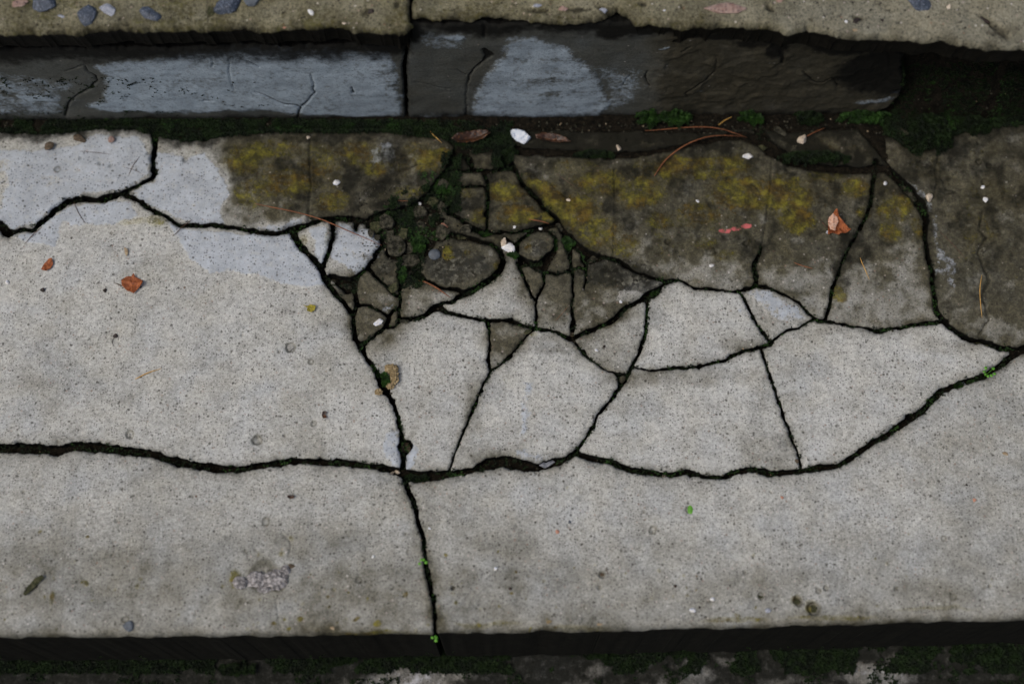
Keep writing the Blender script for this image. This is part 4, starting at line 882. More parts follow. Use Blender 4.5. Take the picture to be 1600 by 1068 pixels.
o = leaf_blade([(195,388),(200,390),(201,395),(199,401),(196,398)], 198, 395, 'tanstone', 'leaf_scrap', curl=.001, seed=33)
tag(o, 'tiny brown scrap straight above the orange-brown leaf', 'leaf scrap', GL)
o = leaf_blade([(449,774),(458,773),(461,776),(457,779),(450,778)], 455, 776, 'leafdark', 'leaf_scrap', curl=.0008, seed=35)
tag(o, 'small brown bit on the front left slab below the front crack', 'leaf scrap', GL)
o = leaf_blade([(38,928),(42,918),(55,903),(66,898),(70,902),(60,912),(48,924),(41,931)], 54, 914, 'mosscrumb', 'leaf_scrap', curl=.0008, seed=37)
tag(o, 'long dark grey leaf sliver at the left end of the front left slab', 'leaf scrap', GL)

# --- needles and twigs
GN = 'pine needles and twigs on the step'
ND = [([(398,318,.2),(450,330,1.5),(500,343,2),(550,365,1.5),(597,385,.3)],.00075,'needle','long reddish brown twig lying across the crack and the white fragment'),
 ([(648,430,.5),(662,440,1.2),(685,452,1),(704,465,.2)],.0010,'needle','short thick brown twig across the top of the taupe fragment'),
 ([(1022,275,.4),(1040,250,2),(1070,228,3),(1110,212,3),(1163,211,1)],.0009,'needle','curved orange pine needle arching from the gutter onto the lichen slab'),
 ([(1008,203,.4),(1060,201,2),(1110,199,2.5),(1140,205,2),(1168,213,1)],.0007,'needle','nearly straight orange pine needle along the gutter under the moss'),
 ([(1122,196,1),(1132,190,2),(1143,184,2)],.0006,'needleyellow','stubby straw-coloured needle leaning against the green moss'),
 ([(211,592,.2),(225,586,.4),(232,582,.6),(254,575,.2)],.0007,'needleyellow','short orange straw in the middle of the big pale left slab'),
 ([(1344,402,.2),(1350,417,.4),(1358,437,.2)],.00055,'needleyellow','short yellow needle below the folded orange leaf'),
 ([(1533,430,.2),(1530,455,.5),(1531,480,.4),(1534,497,.2)],.00055,'needleyellow','upright yellow needle on the dark slab at the right'),
 ([(125,236,.1),(150,239,.3),(174,242,.1)],.00035,'needledark','thin level needle on the blue-white slab below the moss'),
 ([(218,245,.1),(208,260,.3),(200,276,.1)],.0004,'needledark','thin slanting needle on the blue-white slab, beside the short branch crack'),
 ([(190,260,.1),(210,266,.3),(228,276,.1)],.00025,'needledark','faint hair-thin needle crossing under the slanting one'),
 ([(116,316,.2),(124,335,.4),(134,350,.1)],.0004,'needledark','thin needle crossing the left curved crack downwards'),
 ([(64,356,.2),(52,368,.5),(38,382,.1)],.0005,'needledark','brown needle reaching down from the left curved crack'),
 ([(300,343,.2),(285,356,.5),(270,370,.1)],.0005,'needledark','brown needle standing across the crack where it bends level'),
 ([(1468,362,.1),(1490,384,.4),(1508,405,.1)],.0004,'needledark','thin dark needle on the right dark slab'),
 ([(826,342,.5),(845,346,.6),(858,349,.3)],.0008,'needle','short orange stick in the mossy joint of the lichen pieces'),
 ([(868,500,.1),(880,488,.2),(890,475,.1)],.0002,'needle','hair-thin red fibre on the tall tan fragment'),
 ([(1258,214,.5),(1272,208,1.5),(1288,200,1)],.0008,'needle','short brown stick in the gutter beside the cream pebble'),
 ([(1240,410,.2),(1258,417,.4),(1270,420,.2)],.0006,'needle','short reddish stick on the dark lichen slab left of the folded leaf'),
 ([(672,205,.4),(680,214,1),(690,224,.3)],.0005,'needleyellow','small tan needle at the back gutter left of the curled leaf'),
 ([(177,540,.1),(176,533,.3),(178,526,.3)],.0003,'seed','thin black stalk of the small black scrap'),
 ([(948,884,.1),(948,891,.3),(950,896,.1)],.0004,'needledark','tiny dark splinter beside the small pit in the front right slab'),
 ([(870,270,.1),(885,282,.2),(903,296,.1)],.0003,'needledark','faint thin needle on the lichen slab near its left end'),
 ([(620,312,.1),(630,314,.3),(645,313,.1)],.0004,'needle','thin red needle at the upper edge of the mossy rubble')]
for pts, r_, m_, lb in ND:
    tube('pine_needle', pts, r_ * .55, m_, lb, 'twig' if 'twig' in lb or 'stick' in lb else 'pine needle', GN)

# --- loose stones
GS = 'loose pebbles and chips on the step'
ST = [(813,214,34,21,'bluewhite','blue-white angular stone, the largest chip in the gutter',.8,-10,5),
 (526,286,12,10,'whitestone','white chip on the dark lichen piece at the left of the rubble',.7,0,12),
 (591,503,17,11,'whitestone','white chip on the brown wedge fragment',.6,20,14),
 (1168,244,16,11,'whitestone','white wedge-shaped chip on the upper edge of the lichen slab',.7,10,16),
 (1252,219,15,15,'creamstone','cream pebble in the gutter near the dark mortar lump',.8,0,18),
 (1451,310,11,15,'creamstone','cream chip beside the deep black crack at the right',.8,0,20),
 (967,231,8,12,'creamstone','small pale pebble upright in the gutter above the lichen slab',.9,0,22),
 (695,351,10,13,'terracotta','pink chip standing in the moss above the oval fragment',.9,25,24),
 (1383,287,7,7,'whitestone','tiny white bead at the top of the yellow-topped brown slab',.8,0,26),
 (1082,952,11,8,'whitestone','bright white chip near the front edge of the front right slab',.6,-20,28),
 (1113,935,8,7,'whitestone','smaller white chip up and right of the bright one near the front edge',.6,0,30),
 (775,888,6,6,'whitestone','single white grain on the front right slab near its dark stain',.8,0,32),
 (583,869,5,6,'whitestone','white grain on the front left slab near the vertical crack',.8,0,34),
 (671,825,5,4,'whitestone','white grain just right of the top of the vertical crack',.8,0,36),
 (852,723,32,15,'greystone','blue-grey wrinkled pebble stuck in the front crack under the kite-shaped fragment',.7,8,38),
 (1507,598,20,10,'greystone','small grey pebble in the right end of the front crack beside the tiny plant',.6,0,40),
 (610,739,11,7,'creamstone','left one of two cream pebbles at the crossing of the cracks',.7,20,42),
 (619,736,10,7,'creamstone','right one of two cream pebbles at the crossing of the cracks',.7,-20,44),
 (1040,741,7,7,'creamstone','tiny cream pebble in the front crack, middle right',.8,0,46),
 (1052,745,6,5,'tanstone','tiny tan pebble in the front crack right of the cream one',.8,0,47),
 (893,519,15,9,'tanstone','tan pebble where the cracks meet under the tall tan fragment',.7,0,48),
 (1293,363,6,6,'greystone','grey crumb at the foot of the folded leaf',.6,0,50),
 (67,453,7,7,'seed','black seed, left one of two on the big pale left slab',.8,0,52),
 (164,454,6,7,'seed','black seed, right one of two on the big pale left slab',.8,0,54),
 (180,525,8,6,'seed','small black scrap with a stalk on the big pale left slab',.6,30,56),
 (78,229,16,15,'brownstone','dark brown pebble at the back edge of the blue-white slab',.7,0,58),
 (126,217,20,14,'brownstone','larger dark brown lump right of the brown pebble at the gutter',.7,0,60),
 (175,219,11,11,'pinkstone','pink pebble at the back edge of the blue-white slab',.7,0,62),
 (12,441,6,8,'whitestone','white grain at the far left of the big pale slab',.7,0,64),
 (1535,293,7,6,'whitestone','upper of two white grains on the dark right slab',.7,0,66),
 (1539,313,8,9,'whitestone','lower of two white grains on the dark right slab',.6,0,68),
 (1320,398,5,5,'whitestone','white grain below the folded leaf',.7,0,70),
 (1112,415,8,6,'whitestone','white grain on the lower right of the lichen slab',.6,0,72),
 (1090,314,6,5,'whitestone','white grain in the middle of the lichen slab',.6,0,74),
 (888,312,7,5,'creamstone','pale grain in the olive lichen near the diagonal crack',.6,0,76),
 (655,315,5,5,'whitestone','white grain at the edge of the black moss in the rubble',.7,0,78),
 (629,381,0,0,None,None,0,0,0),
 (628,409,7,6,'creamstone','cream grain left of the oval fragment',.7,0,80),
 (845,354,7,5,'whitestone','small white grain in the mossy joint above the dark rough fragment',.7,0,82),
 (804,355,5,5,'whitestone','white grain at the foot of the olive wedge fragment',.7,0,84),
 (970,471,5,5,'whitestone','white grain in the black crack right of the curved fragment',.7,0,86),
 (932,547,6,5,'whitestone','white grain on the triangular tan fragment',.6,0,88),
 (944,541,4,5,'seed','black grain on the triangular tan fragment',.7,0,90),
 (482,215,6,5,'creamstone','cream grain at the back gutter above the lichen',.7,0,92),
 (1152,757//1,0,0,None,None,0,0,0),
 (1245,720,6,7,'brownstone','small brown pebble at the end of the straight crack on the right',.7,0,94),
 (971,702,0,0,None,None,0,0,0),
 (871,830,6,7,'terracotta','orange grain on the front right slab',.6,0,96),
 (1222,777,5,5,'terracotta','tiny orange grain below the front crack at the right',.5,0,97),
 (1523,781,6,6,'terracotta','orange-pink grain at the far right of the front right slab',.5,0,98),
 (1510,757,4,4,'seed','dark red grain above the orange-pink one at the far right',.7,0,99),
 (1571,708,9,6,'tanstone','small brown flake on the front right slab near the right border',.4,-30,100),
 (1055,915,5,5,'leafdark','rust-red grain on the front right slab above the white chips',.6,0,101),
 (797,919,5,5,'leafdark','rust-red grain near the dark stain of the front right slab',.6,0,102),
 (1200,953,10,7,'greystone','flat grey pebble near the front edge between white chips and mossy pits',.5,0,103),
 (890,829-14,5,5,'slate','small slate grain on the front right slab near the orange one',.7,0,104),
 (1093,948,4,4,'seed','black speck right beside the bright white chip',.7,0,105),
 (300-8,250,0,0,None,None,0,0,0),
 (1470,357-2,0,0,None,None,0,0,0)]
for k_, (x, y, w_, h_, m_, lb, hz, rt, sd) in enumerate(ST):
    if not m_: continue
    rock('seed' if m_ == 'seed' and 'seed' in lb else ('stone_chip' if 'chip' in lb else 'pebble' if 'pebble' in lb or 'stone' in lb or 'lump' in lb else 'grain'), x, y, (w_, h_), m_, lb,
         'seed' if 'seed' in lb else 'chip' if 'chip' in lb else 'pebble' if ('pebble' in lb or 'stone,' in lb or 'lump' in lb) else 'grain', GS, seed=sd * 7 + 1, hz=hz, rot=rt, lvl=4 if w_ > 12 else 3, facets=12 if m_ in ('whitestone','creamstone','terracotta','bluewhite') else 22)
# the white two-toothed stone: two prongs, one body
e = empty('toothed_stone', 793, 386, 'white two-toothed stone standing in the moss between the fragments', 'pebble', GS)
rock('stone_body', 794, 389, (22, 17), 'whitestone', parent=None, seed=311, hz=.8, dz=.5); b1 = bpy.context.scene.objects['stone_body']
for nm, x, y, w_, h_, sd in (('stone_prong', 787, 379, 9, 16, 312), ('stone_prong', 797, 378, 11, 16, 315)):
    q = rock(nm, x, y, (w_, h_), 'whitestone' if x > 790 else 'creamstone', seed=sd, hz=.8, dz=1.0); q.location -= e.location; q.parent = e
b1.location -= e.location; b1.parent = e

# --- stones set in the concrete: children of the slab they sit in
def child_of(parent, o):
    o.location = o.location - parent.location; o.parent = parent
UL, UMD = made_u[(300,15)], made_u[(760,8)]; URT = UMD
for (x, y, w_, h_, m_, par, sd, rt) in [(70,4,38,36,'bluestone',UL,1,0),(138,25,32,30,'bluestone',UL,2,40),(168,16,26,20,'greystone',UL,3,-20),(235,23,38,20,'bluestone',UL,4,-30),(357,8,32,46,'bluestone',UL,5,-25),(396,2,28,18,'slate',UL,6,20),(330,18,13,20,'mosscrumb',UL,7,10),(32,6,26,14,'pinkstone',UL,8,20),
   (486,20,13,7,'whitestone',UL,9,-50),(580,18,13,11,'seed',UL,10,30),(444,41,9,5,'terracotta',UL,11,0),(538,37,7,4,'creamstone',UL,12,0),(95,25,12,5,'greystone',UL,13,-20),(503,50,9,5,'terracotta',UL,14,10),
   (1133,13,68,22,'pinkstone',UMD,15,3),(880,14,16,10,'pinkstone',UMD,16,0),(840,9,14,7,'greystone',UMD,17,0),(943,16,14,10,'greystone',UMD,18,0),(1038,16,4,3,'whitestone',UMD,19,0),
   (1436,8,38,24,'bluestone',URT,20,0),(1483,11,9,7,'creamstone',URT,21,30),(1322,34,5,5,'whitestone',URT,22,0),(1336,47,9,6,'tanstone',URT,23,0),(1218,2,12,8,'pinkstone',URT,24,0),(1338,32,14,8,'seed',URT,25,20),(1540,28,22,12,'seed',URT,26,-40),(1378,32,6,5,'seed',URT,27,0)]:
    o = rock('set_stone', x, y, (w_, h_), m_, seed=400 + sd * 3, hz=.45, rot=rt, plane=UPPER, sink=.35, lvl=4, facets=15, rough=.05)
    child_of(par, o)
FL, FR_, BL = made[(300,850)], made[(1000,880)], made[(300,550)]
for (x, y, w_, h_, m_, par, sd) in [(375,910,22,18,'greypink',FL,1),(400,905,32,24,'greypink',FL,2),(432,905,38,30,'greypink',FL,3),(446,890,14,14,'greypink',FL,4),(412,921,22,10,'greypink',FL,5),(200,978,17,17,'slate',FL,6),(456,884,12,8,'brownstone',FL,7),
   (1247,939,12,11,'mosscrumb',FR_,8),(1274,951,15,13,'mosscrumb',FR_,9),(941,897,8,8,'brownstone',FR_,10),(632,697,17,17,'brownstone',None,11),(454,542,13,14,'greystone',BL,12),(1189,932,11,6,'mosscrumb',FR_,13),(858,971,9,6,'sandstone',FR_,14),(938,974,10,6,'tanstone',FR_,15),(519,980,7,7,'tanstone',FL,16)]:
    o = rock('set_stone', x, y, (w_, h_), m_ if not (m_ == 'greystone' and par is BL) else 'crumbpale', seed=500 + sd * 3, hz=.35 if m_ != 'greypink' else .48, sink=.25, facets=0 if m_ == 'greypink' else 9, rough=.30 if m_ == 'greypink' else .08, lvl=5 if m_ == 'greypink' else 4)
    if par: child_of(par, o)
    else: tag(o, 'brown stone sunk in the round hole just above the crossing of the cracks', 'pebble', GS)
o = rock('slate_pebble', 679, 398, (19, 18), 'slate', seed=611, hz=.6, facets=0, sink=.3); child_of(made[(710,415)], o)
# sandy stone on the crack
e = empty('sandy_stone', 607, 592, 'yellowish sandy stone with bright moss, lodged in the long black crack', 'stone', GS)
for x, y, w_, h_, sd in ((612,577,21,16,621),(616,591,14,22,624),(592,612,12,10,627),(610,603,12,11,630)):
    o = rock('stone_lump', x, y, (w_, h_), 'sandstone', seed=sd, hz=.55, facets=0, rough=.35, lvl=5, dz=.4); child_of(e, o)

# --- rubble crumbs in the mossy hollow
GR = 'concrete crumbs in the mossy rubble'
CRB = [(640,347,30,20,'broad grey crumb in the middle of the mossy rubble'),(595,350,16,12,'tan crumb at the left end of the mossy rubble'),(618,383,26,30,'tall dark crumb right of the white fragment'),(690,328,24,22,'dark crumb under the lichen piece edge'),(670,352,22,14,'flat dark crumb left of the pink chip'),(637,368,22,10,'thin reddish crumb under the broad grey one'),
 (728,358,16,12,'pale speckled crumb above the oval fragment'),(692,318,10,16,'narrow pale crumb beside the squarish dark fragment'),(655,385,14,18,'small mossy crumb at the upper left rim of the oval fragment'),(608,352,12,9,'small tan crumb right of the tan one'),(580,365,10,10,'little crumb on the upper right of the white fragment'),(640,418,18,22,'brown crumb between the rough dark fragment and the oval'),
 (616,449,18,12,'black crumb in the notch above the taupe fragment'),(660,340,14,10,'little grey crumb at the centre of the rubble'),(875,352,9,15,'slim grey crumb in the mossy crack left of the lichen slab'),(840,417,14,8,'grey crumb above the small tan triangle'),(815,413,10,8,'dark crumb left above the small tan triangle'),(926,402,16,9,'dark crumb above the black flaky fragment'),
 (540,444,18,9,'dark flat crumb below the white fragment'),(518,436,12,10,'little dark crumb beside the lower tip of the small white fragment'),(1542,533,22,9,'flat grey crumb in the joint at the far right'),(1420,300,26,30,'dark slate-like crumb in the deep black crack'),(700,275,14,12,'mossy crumb at the top of the rubble'),(590,372,9,8,'tiny crumb beside the red twig end'),
 (825,517,12,7,'small dark crumb beside the olive-brown triangle'),(632,502,12,7,'flat crumb in the crack under the taupe fragment'),(660,330,10,8,'tiny dark crumb under the white grain of the rubble'),(1220,205,22,10,'dark brown crumb in the gutter left of the cream pebble'),(1190,230,20,12,'dark crumb in the gutter above the straight joint'),(1240,232,16,10,'reddish crumb under the cream pebble'),(1410,205,20,12,'dark crumb at the foot of the mossy bank')]
for k_, (x, y, w_, h_, lb) in enumerate(CRB):
    if k_ in (0, 3, 4, 5, 7, 8, 9, 11, 13, 22, 26): continue
    kk = 1.25 if 560 < x < 745 and 300 < y < 425 else 1.1
    rock('concrete_crumb', x, y, (w_ * kk, h_ * kk), 'crumb' if k_ % 4 else 'mosscrumb', 'dark ' + lb if not any(c in lb for c in ('dark','grey','tan','pale','red','brown','black','mossy','little','tiny','small')) else lb, 'crumb', GR, seed=700 + k_ * 5, hz=.38, rot=(k_ * 37) % 90 - 45, facets=13, rough=.06, sink=.30, dz=1.6 if 560 < x < 740 else 0)

# --- angular chips packed in the hollow
HOL = [(572,347),(600,335),(640,325),(672,303),(688,282),(700,262),(703,295),(700,335),(735,358),(700,366),(668,375),(655,400),(650,432),(628,428),(626,400),(600,372)]
CH = [((586,351),'tan chip at the left tip of the dark hollow'),((604,345),'small chip second from the left tip of the dark hollow'),((630,341),'broad chip under the lichen piece at the upper middle of the hollow'),
 ((655,327),'dark chip touching the lower rim of the lichen piece in the hollow'),((677,309),'sloping chip at the upper right rim of the hollow, under the lichen piece'),((693,284),'narrow chip in the upper neck of the hollow'),((691,318),'upright chip left of the squarish dark fragment'),
 ((606,366),'chip touching the right side of the white fragment'),((629,362),'dark reddish chip below the broad chip of the hollow'),((652,352),'flat chip in the very middle of the hollow'),((679,338),'chip above the pink chip in the hollow'),((704,344),'chip wedged under the lower left corner of the squarish dark fragment'),
 ((617,385),'tall chip between the white fragment and the oval one'),((640,383),'mossy chip at the upper left of the oval fragment'),((666,366),'thin chip along the top rim of the oval fragment'),((690,360),'little chip just below the pink chip'),((722,358),'speckled chip above the oval fragment, right of the pink chip'),
 ((616,408),'chip touching the top of the rough dark fragment'),((640,404),'brown chip at the left end of the oval fragment'),((641,424),'lowest chip of the hollow, beside the upright mossy joint')]
sd_ = [c[0] for c in CH]; rr_ = random.Random(11)
def clip_half(P_, n, c):
    out = []
    for a, b in zip(P_, P_[1:] + P_[:1]):
        da, db = a[0] * n[0] + a[1] * n[1] - c, b[0] * n[0] + b[1] * n[1] - c
        if da <= 0: out.append(a)
        if da * db < 0: t = da / (da - db); out.append((a[0] + (b[0] - a[0]) * t, a[1] + (b[1] - a[1]) * t))
    return out
for k_, (x, y) in enumerate(sd_):
    rs_ = rr_.uniform(.65, 1.25)
    cell = [(x + rs_ * rr_.uniform(11, 17) * math.cos(t), y + rs_ * rr_.uniform(9, 14) * math.sin(t)) for t in sorted((k_ + i * math.pi * 2 / 5 + rr_.uniform(-.3, .3)) % (2 * math.pi) for i in range(5))]
    for (a, b) in sd_:
        if (a, b) == (x, y): continue
        n = (a - x, b - y); L_ = math.hypot(*n)
        if L_ < 34 and cell: n = (n[0] / L_, n[1] / L_); cell = clip_half(cell, n, n[0] * (x + a) / 2 + n[1] * (y + b) / 2 - 1.6)
    if len(cell) < 3: continue
    Q_ = [TREAD.uv(*p) for p in cell]; Q2 = []
    for a, b in zip(Q_, Q_[1:] + Q_[:1]): Q2 += [(a[0] + (b[0] - a[0]) * t, a[1] + (b[1] - a[1]) * t) for t in (0, .34, .67)]
    Q2 = np.array(Q2)[::1]; cx, cy = Q2.mean(0); Q2 = Q2 + np.stack([.0004 * perlin(Q2[:, 0] / .0018, Q2[:, 1] / .0018, 80), .0004 * perlin(Q2[:, 0] / .0018, Q2[:, 1] / .0018, 81)], 1)
    if np.cross(Q2[1] - Q2[0], Q2[4] - Q2[0]) < 0: Q2 = Q2[::-1]
    tx, ty, zt = rr_.uniform(-.22, .22), rr_.uniform(-.22, .22), rr_.uniform(-.0075, -.0010)
    V_ = [(cx, cy, zt + .0003)]; nQ = len(Q2)
    for f_, dz_ in ((.55, .0002), (.9, 0), (1.0, -.0007), (1.03, -.004), (1.0, -.012)):
        for q in Q2: px_, py_ = cx + (q[0] - cx) * f_, cy + (q[1] - cy) * f_; V_.append((px_, py_, zt + dz_ + tx * (px_ - cx) + ty * (py_ - cy) + .0004 * float(perlin(px_ / .003, py_ / .003, 82))))
    F_ = [(0, 1 + j, 1 + (j + 1) % nQ) for j in range(nQ)]
    for r_ in range(4): F_ += [(1 + r_ * nQ + j, 1 + (r_ + 1) * nQ + j, 1 + (r_ + 1) * nQ + (j + 1) % nQ, 1 + r_ * nQ + (j + 1) % nQ) for j in range(nQ)]
    o = mkmesh('concrete_chip', V_, F_, 'crumb' if k_ % 4 else 'mosscrumb', smooth=False)
    tag(o, CH[k_][1], 'chip', 'small chips packed in the mossy hollow')

# --- moss
def tufts(name, pts, mat, rad, nl=6, lift=0.0, up=.8, parent=None, **tg):
    """one mesh of many tiny moss leaflets; pts (n,3) metres"""
    pts = np.asarray(pts); n = len(pts); a = rng.uniform(0, 2 * np.pi, (n, nl)); el = rng.uniform(.15, 1.3, (n, nl)) * up; r = rad * rng.uniform(.6, 1.4, (n, nl))
    D = np.stack([np.cos(a) * np.cos(el), np.sin(a) * np.cos(el), np.sin(el)], -1); S = np.stack([-np.sin(a), np.cos(a), a * 0], -1)
    B = pts[:, None, :] + [0, 0, lift]; tip = B + D * r[..., None]; m1 = B + D * r[..., None] * .5 + S * r[..., None] * .22 + [0, 0, 1e-4]; m2 = B + D * r[..., None] * .5 - S * r[..., None] * .22 + [0, 0, 1e-4]
    base = B + 0 * D; Vv = np.stack([base, m1, tip, m2], 2).reshape(-1, 3); k = np.arange(n * nl)[:, None] * 4
    F_ = np.hstack([k, k + 1, k + 2, k + 3])
    return tag(mkmesh(name, Vv, F_.tolist(), mat, parent, smooth=False), **tg)
def scatter(pl_pts, jitter_mm, zoff=(0, .001), z0=.06, keep=1.0):
    out = []
    for (x, y) in pl_pts:
        if rng.random() > keep: continue
        x += rng.normal() * jitter_mm * 1e-3; y += rng.normal() * jitter_mm * 1e-3
        z, _ = surf(x, y, z0); out.append((x, y, z + rng.uniform(*zoff)))
    return np.array(out)
def along(lines, step=.0016, w=.5, only=None, dens=1.0, plane=TREAD, thr=-.1, seed=0):
    out = []
    for ln in lines:
        for p, q in zip(ln[:-1], ln[1:]):
            if max(p[0], q[0]) < -100 or min(p[0], q[0]) > 1700: continue
            (x0, y0), (x1, y1) = plane.uv(p[0], p[1]), plane.uv(q[0], q[1]); L = math.hypot(x1 - x0, y1 - y0)
            for k in range(int(L / step * dens) + 1):
                t = rng.random(); x, y = x0 + (x1 - x0) * t, y0 + (y1 - y0) * t
                if only is None or only(x, y): 
                    if perlin(x / .012, y / .012, 400 + seed) > thr:
                        ww = (p[2] + (q[2] - p[2]) * t) * plane.sc(p[0], p[1]) * w; out.append((x + rng.uniform(-.5, .5) * ww, y + rng.uniform(-.5, .5) * ww))
    return out
# crack moss, low in the joints
a_ = along(CR, .0010, .95, dens=1.3, thr=-.05)
pts = scatter(a_, .2); pts[:, 2] = np.where(pts[:, 2] > -.004, pts[:, 2], np.minimum(-.0025 - rng.random(len(pts)) * .004, -.0035))
tufts('crack_moss', pts, 'moss', .0013, 6, kind='stuff', label='dark green moss growing in the cracks', cat='moss')
a_ = along(CR, .0010, .8, dens=1.1, thr=.36, seed=50)
pts = scatter(a_, .2); pts[:, 2] = np.maximum(pts[:, 2], -.0022 - rng.random(len(pts)) * .002)
tufts('bright_crack_moss', pts, 'mossbright', .0011, 6, kind='stuff', label='brighter green moss patches in the cracks', cat='moss')
# gutter moss, along the riser foot
def band(x0, x1, f0, f1, n, thr=-1, seed=0):
    o_ = []
    for _ in range(n):
        px = rng.uniform(x0, x1); py = f0(px) + (f1(px) - f0(px)) * rng.random(); x, y = TREAD.uv(px, py)
        if perlin(x / .015, y / .015, 500 + seed) > thr: o_.append((x, y))
    return o_
bk = lambda px: np.interp(px, [0,60,110,150,215,240,290,350,420,500,600,690,742,786,850,1000,1180,1240,1300,1390,1430,1470,1520,1600],[203,207,203,198,199,208,219,210,202,203,203,212,236,225,201,202,204,204,204,208,240,215,200,192])
rf = lambda px: np.interp(px, [0,640,1000,1400,1600],[183,190,192,174,160])
a_ = band(-40, 800, rf, lambda p: bk(p) + 4, 9000, -.5) + band(1380, 1640, lambda p: 150, lambda p: bk(p) + 4, 5000, -.4, 3) + [q_ for q_ in band(520, 730, lambda p: 250, lambda p: 385, 11000, .05, 5) if ((q_[0] - TREAD.uv(650, 325)[0]) / .036) ** 2 + ((q_[1] - TREAD.uv(650, 325)[1] - .45 * (q_[0] - TREAD.uv(650, 325)[0])) / .017) ** 2 < 1 + .8 * perlin(q_[0] / .008, q_[1] / .008, 68)] + band(620, 660, lambda p: 380, lambda p: 450, 600, -.1, 6) + band(690, 720, lambda p: 240, lambda p: 330, 900, -.3, 8) + band(770, 800, lambda p: 222, lambda p: 262, 700, -.3, 9)
pts = scatter(a_, .5, (0, .0015))
tufts('gutter_moss', pts, 'moss', .0015, 6, kind='stuff', label='dark moss filling the gutter at the foot of the riser', cat='moss')
a_ = band(0, 700, rf, bk, 1500, .35, 11) + band(1420, 1600, lambda p: 160, bk, 900, .2, 12) + band(600, 720, lambda p: 270, lambda p: 380, 900, .3, 14)
pts = scatter(a_, .5, (.0008, .0022))
tufts('bright_gutter_moss', pts, 'mossbright', .0013, 6, kind='stuff', label='brighter green tips in the gutter moss', cat='moss')
# moss cushions, each its own
GM = 'moss cushions at the foot of the riser and in the joints'
def cushion(px, py, rx, ry, hz, n, label, mat='mossbright', name='moss_cushion', plane=TREAD, z0=.06, size=.0015):
    x0, y0 = plane.uv(px, py); s_ = plane.sc(px, py); out = []
    for _ in range(n):
        a = rng.uniform(0, 2 * np.pi); q = math.sqrt(rng.random()); x = x0 + math.cos(a) * q * rx * s_; y = y0 + math.sin(a) * q * ry * s_
        y = min(y, RY(x) - .0008) if plane is TREAD else y
        if (1 - q) * 1.1 + .55 * perlin(x / .0045, y / .0045, 67) < .22: continue
        out.append((x, y, q))
    zb = surf(x0, min(y0, RY(x0) - .004) if plane is TREAD else y0, z0)[0]
    p = np.array([(x, y, zb + hz * 1e-3 * math.sqrt(max(0, 1 - q * q)) * (.7 + .5 * perlin(x / .004, y / .004, 66)) ) for x, y, q in out])
    return tufts(name, p, mat, size, 6, cat='moss', label=label, group=GM)
cushion(1010,186,20,18,12,900,'larger green moss cushion where the riser slab turns from white to brown')
cushion(1050,188,34,16,11,1300,'wide green moss cushion right beside the larger one')
cushion(1165,186,14,13,10,500,'small round moss cushion behind the straw-coloured needle')
cushion(1180,190,18,10,8,500,'flat moss cushion beside the small round one')
cushion(1262,186,26,14,8,800,'thin moss cushion above the cream pebble', 'moss')
cushion(1350,186,46,14,8,1200,'long low moss cushion above the dark mortar lump')
cushion(1450,214,40,36,16,2600,'big dark green moss cushion in the broken corner', 'moss', size=.0018)
cushion(1520,198,30,18,12,1200,'dark moss cushion at the far right under the bank', 'moss')
cushion(1270,248,62,13,6,2200,'dark moss pad under the dark mortar lump', 'moss')
cushion(930,240,34,10,5,700,'dark moss pad in the gutter below the grey ledge', 'moss')
cushion(790,232,22,14,7,700,'dark moss pad under the blue-white stone', 'moss')
cushion(692,290,16,16,5,500,'green moss tuft at the right edge of the lichen piece')
cushion(690,362,12,8,4,300,'green moss tuft around the pink chip')
cushion(655,378,14,14,5,450,'green moss tuft left above the oval fragment')
cushion(760,359,12,8,4,350,'green moss tuft above the right end of the oval fragment')
cushion(880,378,20,13,4,600,'green moss tuft in the joint left of the lichen slab')
cushion(802,401,10,7,3,250,'green moss tuft under the white two-toothed stone')
cushion(630,430,6,14,3,250,'narrow moss tuft in the upright joint beside the rough dark fragment')
cushion(1026,449,9,8,3,300,'green moss tuft where the crack reaches the pale flaked fragment')
cushion(1183,444,7,6,2.5,200,'small moss tuft at the foot of the straight joint')
cushion(603,592,8,12,4,350,'bright moss tuft beside the sandy stone')
cushion(590,578,6,5,3,160,'little moss tuft just above the sandy stone')
cushion(650,742,26,8,3,500,'flat moss tuft at the crossing of the cracks', 'moss')
cushion(630,720,7,12,3,260,'moss tuft under the hole with the brown stone', 'moss')
cushion(661,846,5,7,2.5,160,'moss tuft in the vertical front crack')
cushion(1462,625,10,14,3,350,'dark moss tuft in the wide part of the front crack at right', 'moss')
cushion(1503,597,10,6,3,250,'green moss tuft left of the small grey pebble')
cushion(1525,592,10,6,3,250,'green moss tuft right of the small grey pebble')
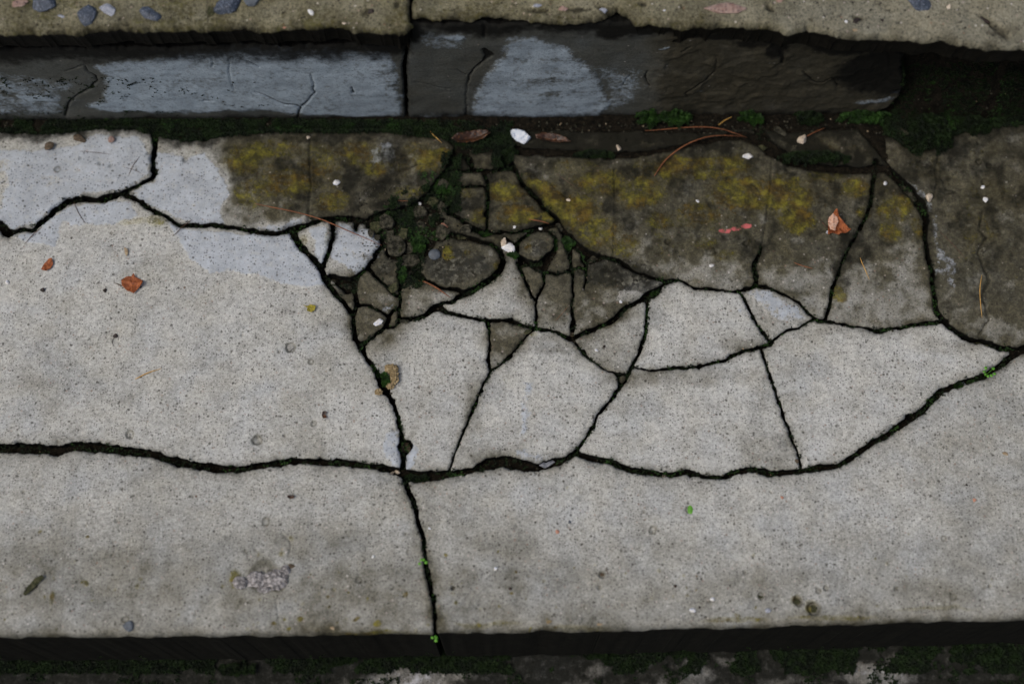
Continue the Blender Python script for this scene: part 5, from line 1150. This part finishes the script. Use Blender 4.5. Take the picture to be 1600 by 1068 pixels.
# sprouts with round leaves
def sprout(px, py, label, n=5, r=.0022, z=.001, spread=4, group='tiny green plants in the cracks'):
    e = empty('tiny_plant', px, py, label, 'plant', group); x0, y0 = TREAD.uv(px, py)
    for k in range(n):
        a = k * 2.4 + px; q = spread * 4.5e-4 * (.5 + .5 * ((k * 37) % 10) / 10); cx, cy = x0 + math.cos(a) * q, y0 + math.sin(a) * q
        zc = z + .0008 * (k % 3); V_ = [(cx, cy, zc)]
        for j in range(12):
            t = j / 12 * 2 * math.pi; rr = r * (.75 + .25 * math.cos(t - a)) * (.8 + .3 * ((k * 7) % 5) / 5)
            V_.append((cx + math.cos(t) * rr, cy + math.sin(t) * rr, zc + .0004 + .0003 * math.cos(2 * (t - a))))
        up = np.array(V_); lo = up - [0, 0, .0002]
        F_ = [(0, 1 + j, 1 + (j + 1) % 12) for j in range(12)] + [(13, 14 + (j + 1) % 12, 14 + j) for j in range(12)] + [(1 + j, 14 + j, 14 + (j + 1) % 12, 1 + (j + 1) % 12) for j in range(12)]
        o = mkmesh('leaf', np.vstack([up, lo]), F_, 'sprout'); child_of(e, o)
        P0, P1 = np.array([x0, y0, -.006]), np.array([cx, cy, zc]); sd = np.array([.00025, 0, 0]); sf = np.array([0, .00025, 0])
        o = mkmesh('stem', [P0 - sd, P0 + sd, P0 + sf, P1 - sd, P1 + sd, P1 + sf], [(0,1,4,3),(1,2,5,4),(2,0,3,5)], 'sprout'); child_of(e, o)
sprout(661,878,'tiny bright green plant in the middle of the vertical front crack', 4, .0014, .001, 6)
sprout(1543,583,'tiny leafy plant rising from the right end of the front crack', 7, .0014, .0015, 10)
sprout(679,995,'small green plant at the bottom of the vertical crack on the front edge', 4, .0014, -.006, 4)
o = rock('green_bud', 1079, 796, (9, 17), 'sprout', 'single green bud in a small pit of the front right slab', 'plant', 'tiny green plants in the cracks', seed=811, hz=.5, facets=0)
# lower ground, blurred moss and litter
def lowband(x0, x1, y0, y1, n, thr, seed):
    o_ = []
    for _ in range(n):
        x, y = LOWER.uv(rng.uniform(x0, x1), rng.uniform(y0, y1))
        if perlin(x / .025, y / .025, 600 + seed) > thr: o_.append((x, y))
    return o_
pts = scatter(lowband(-60, 1660, 1008, 1050, 14000, -.05, 1) + lowband(-60, 1660, 1030, 1090, 3000, .2, 2), .5, (0, .002), -.02)
pts = pts[pts[:, 2] < -.10] if len(pts) else pts
tufts('lower_moss', pts, 'moss', .0022, 6, kind='stuff', label='dark moss on the lower step', cat='moss')
for (x, y, rx, ry, lb) in [(1150//1,1020,0,0,None),(530,1030,34,9,'green moss cushion on the lower step left of the crack'),(690,1020,22,14,'green moss cushion right under the vertical crack on the lower step'),(650,1027,30,8,'flat moss cushion left under the vertical crack on the lower step'),(780,1021,26,9,'green moss cushion on the lower step right of the vertical crack'),(370,1046,34,8,'long moss cushion on the lower step at the left'),(930,1018,40,12,'dark moss cushion on the lower step below the middle'),(1060,1018,26,9,'moss cushion on the lower step right of the middle'),(1530,1020,60,24,'large dark moss cushion on the lower step at the right')]:
    if lb: cushion(x, y, rx, ry, 9, 900, lb, 'moss', plane=LOWER, z0=-.02, size=.0022)
# fine crumbs of soil and sand in the gutter: nobody could count them
def grit(name, pts, mat, size, label):
    v, f = ico(1); Vv = []; F_ = []; n = 0
    for p in pts:
        r = size * rng.uniform(.4, 1.3, 3) * .5; q = v * r * (1 + .25 * rng.normal(size=(len(v), 1)) * .6); Vv.append(q + p); F_ += [tuple(i + n for i in t) for t in f]; n += len(v)
    return tag(mkmesh(name, np.vstack(Vv), F_, mat, smooth=False), label, 'grit', kind='stuff')
pts = scatter(band(-40, 1640, rf, lambda p: bk(p) + 3, 900) + band(560, 720, lambda p: 290, lambda p: 430, 500) + along(CR, .004, .9, dens=.8, thr=-1), .6, (0, .0006))
grit('grit', pts[::2], 'crumb', .0016, 'dark sandy grit in the gutter and cracks')
grit('pale_grit', pts[1::40], 'tanstone', .0012, 'scattered pale sand grains in the gutter and cracks')
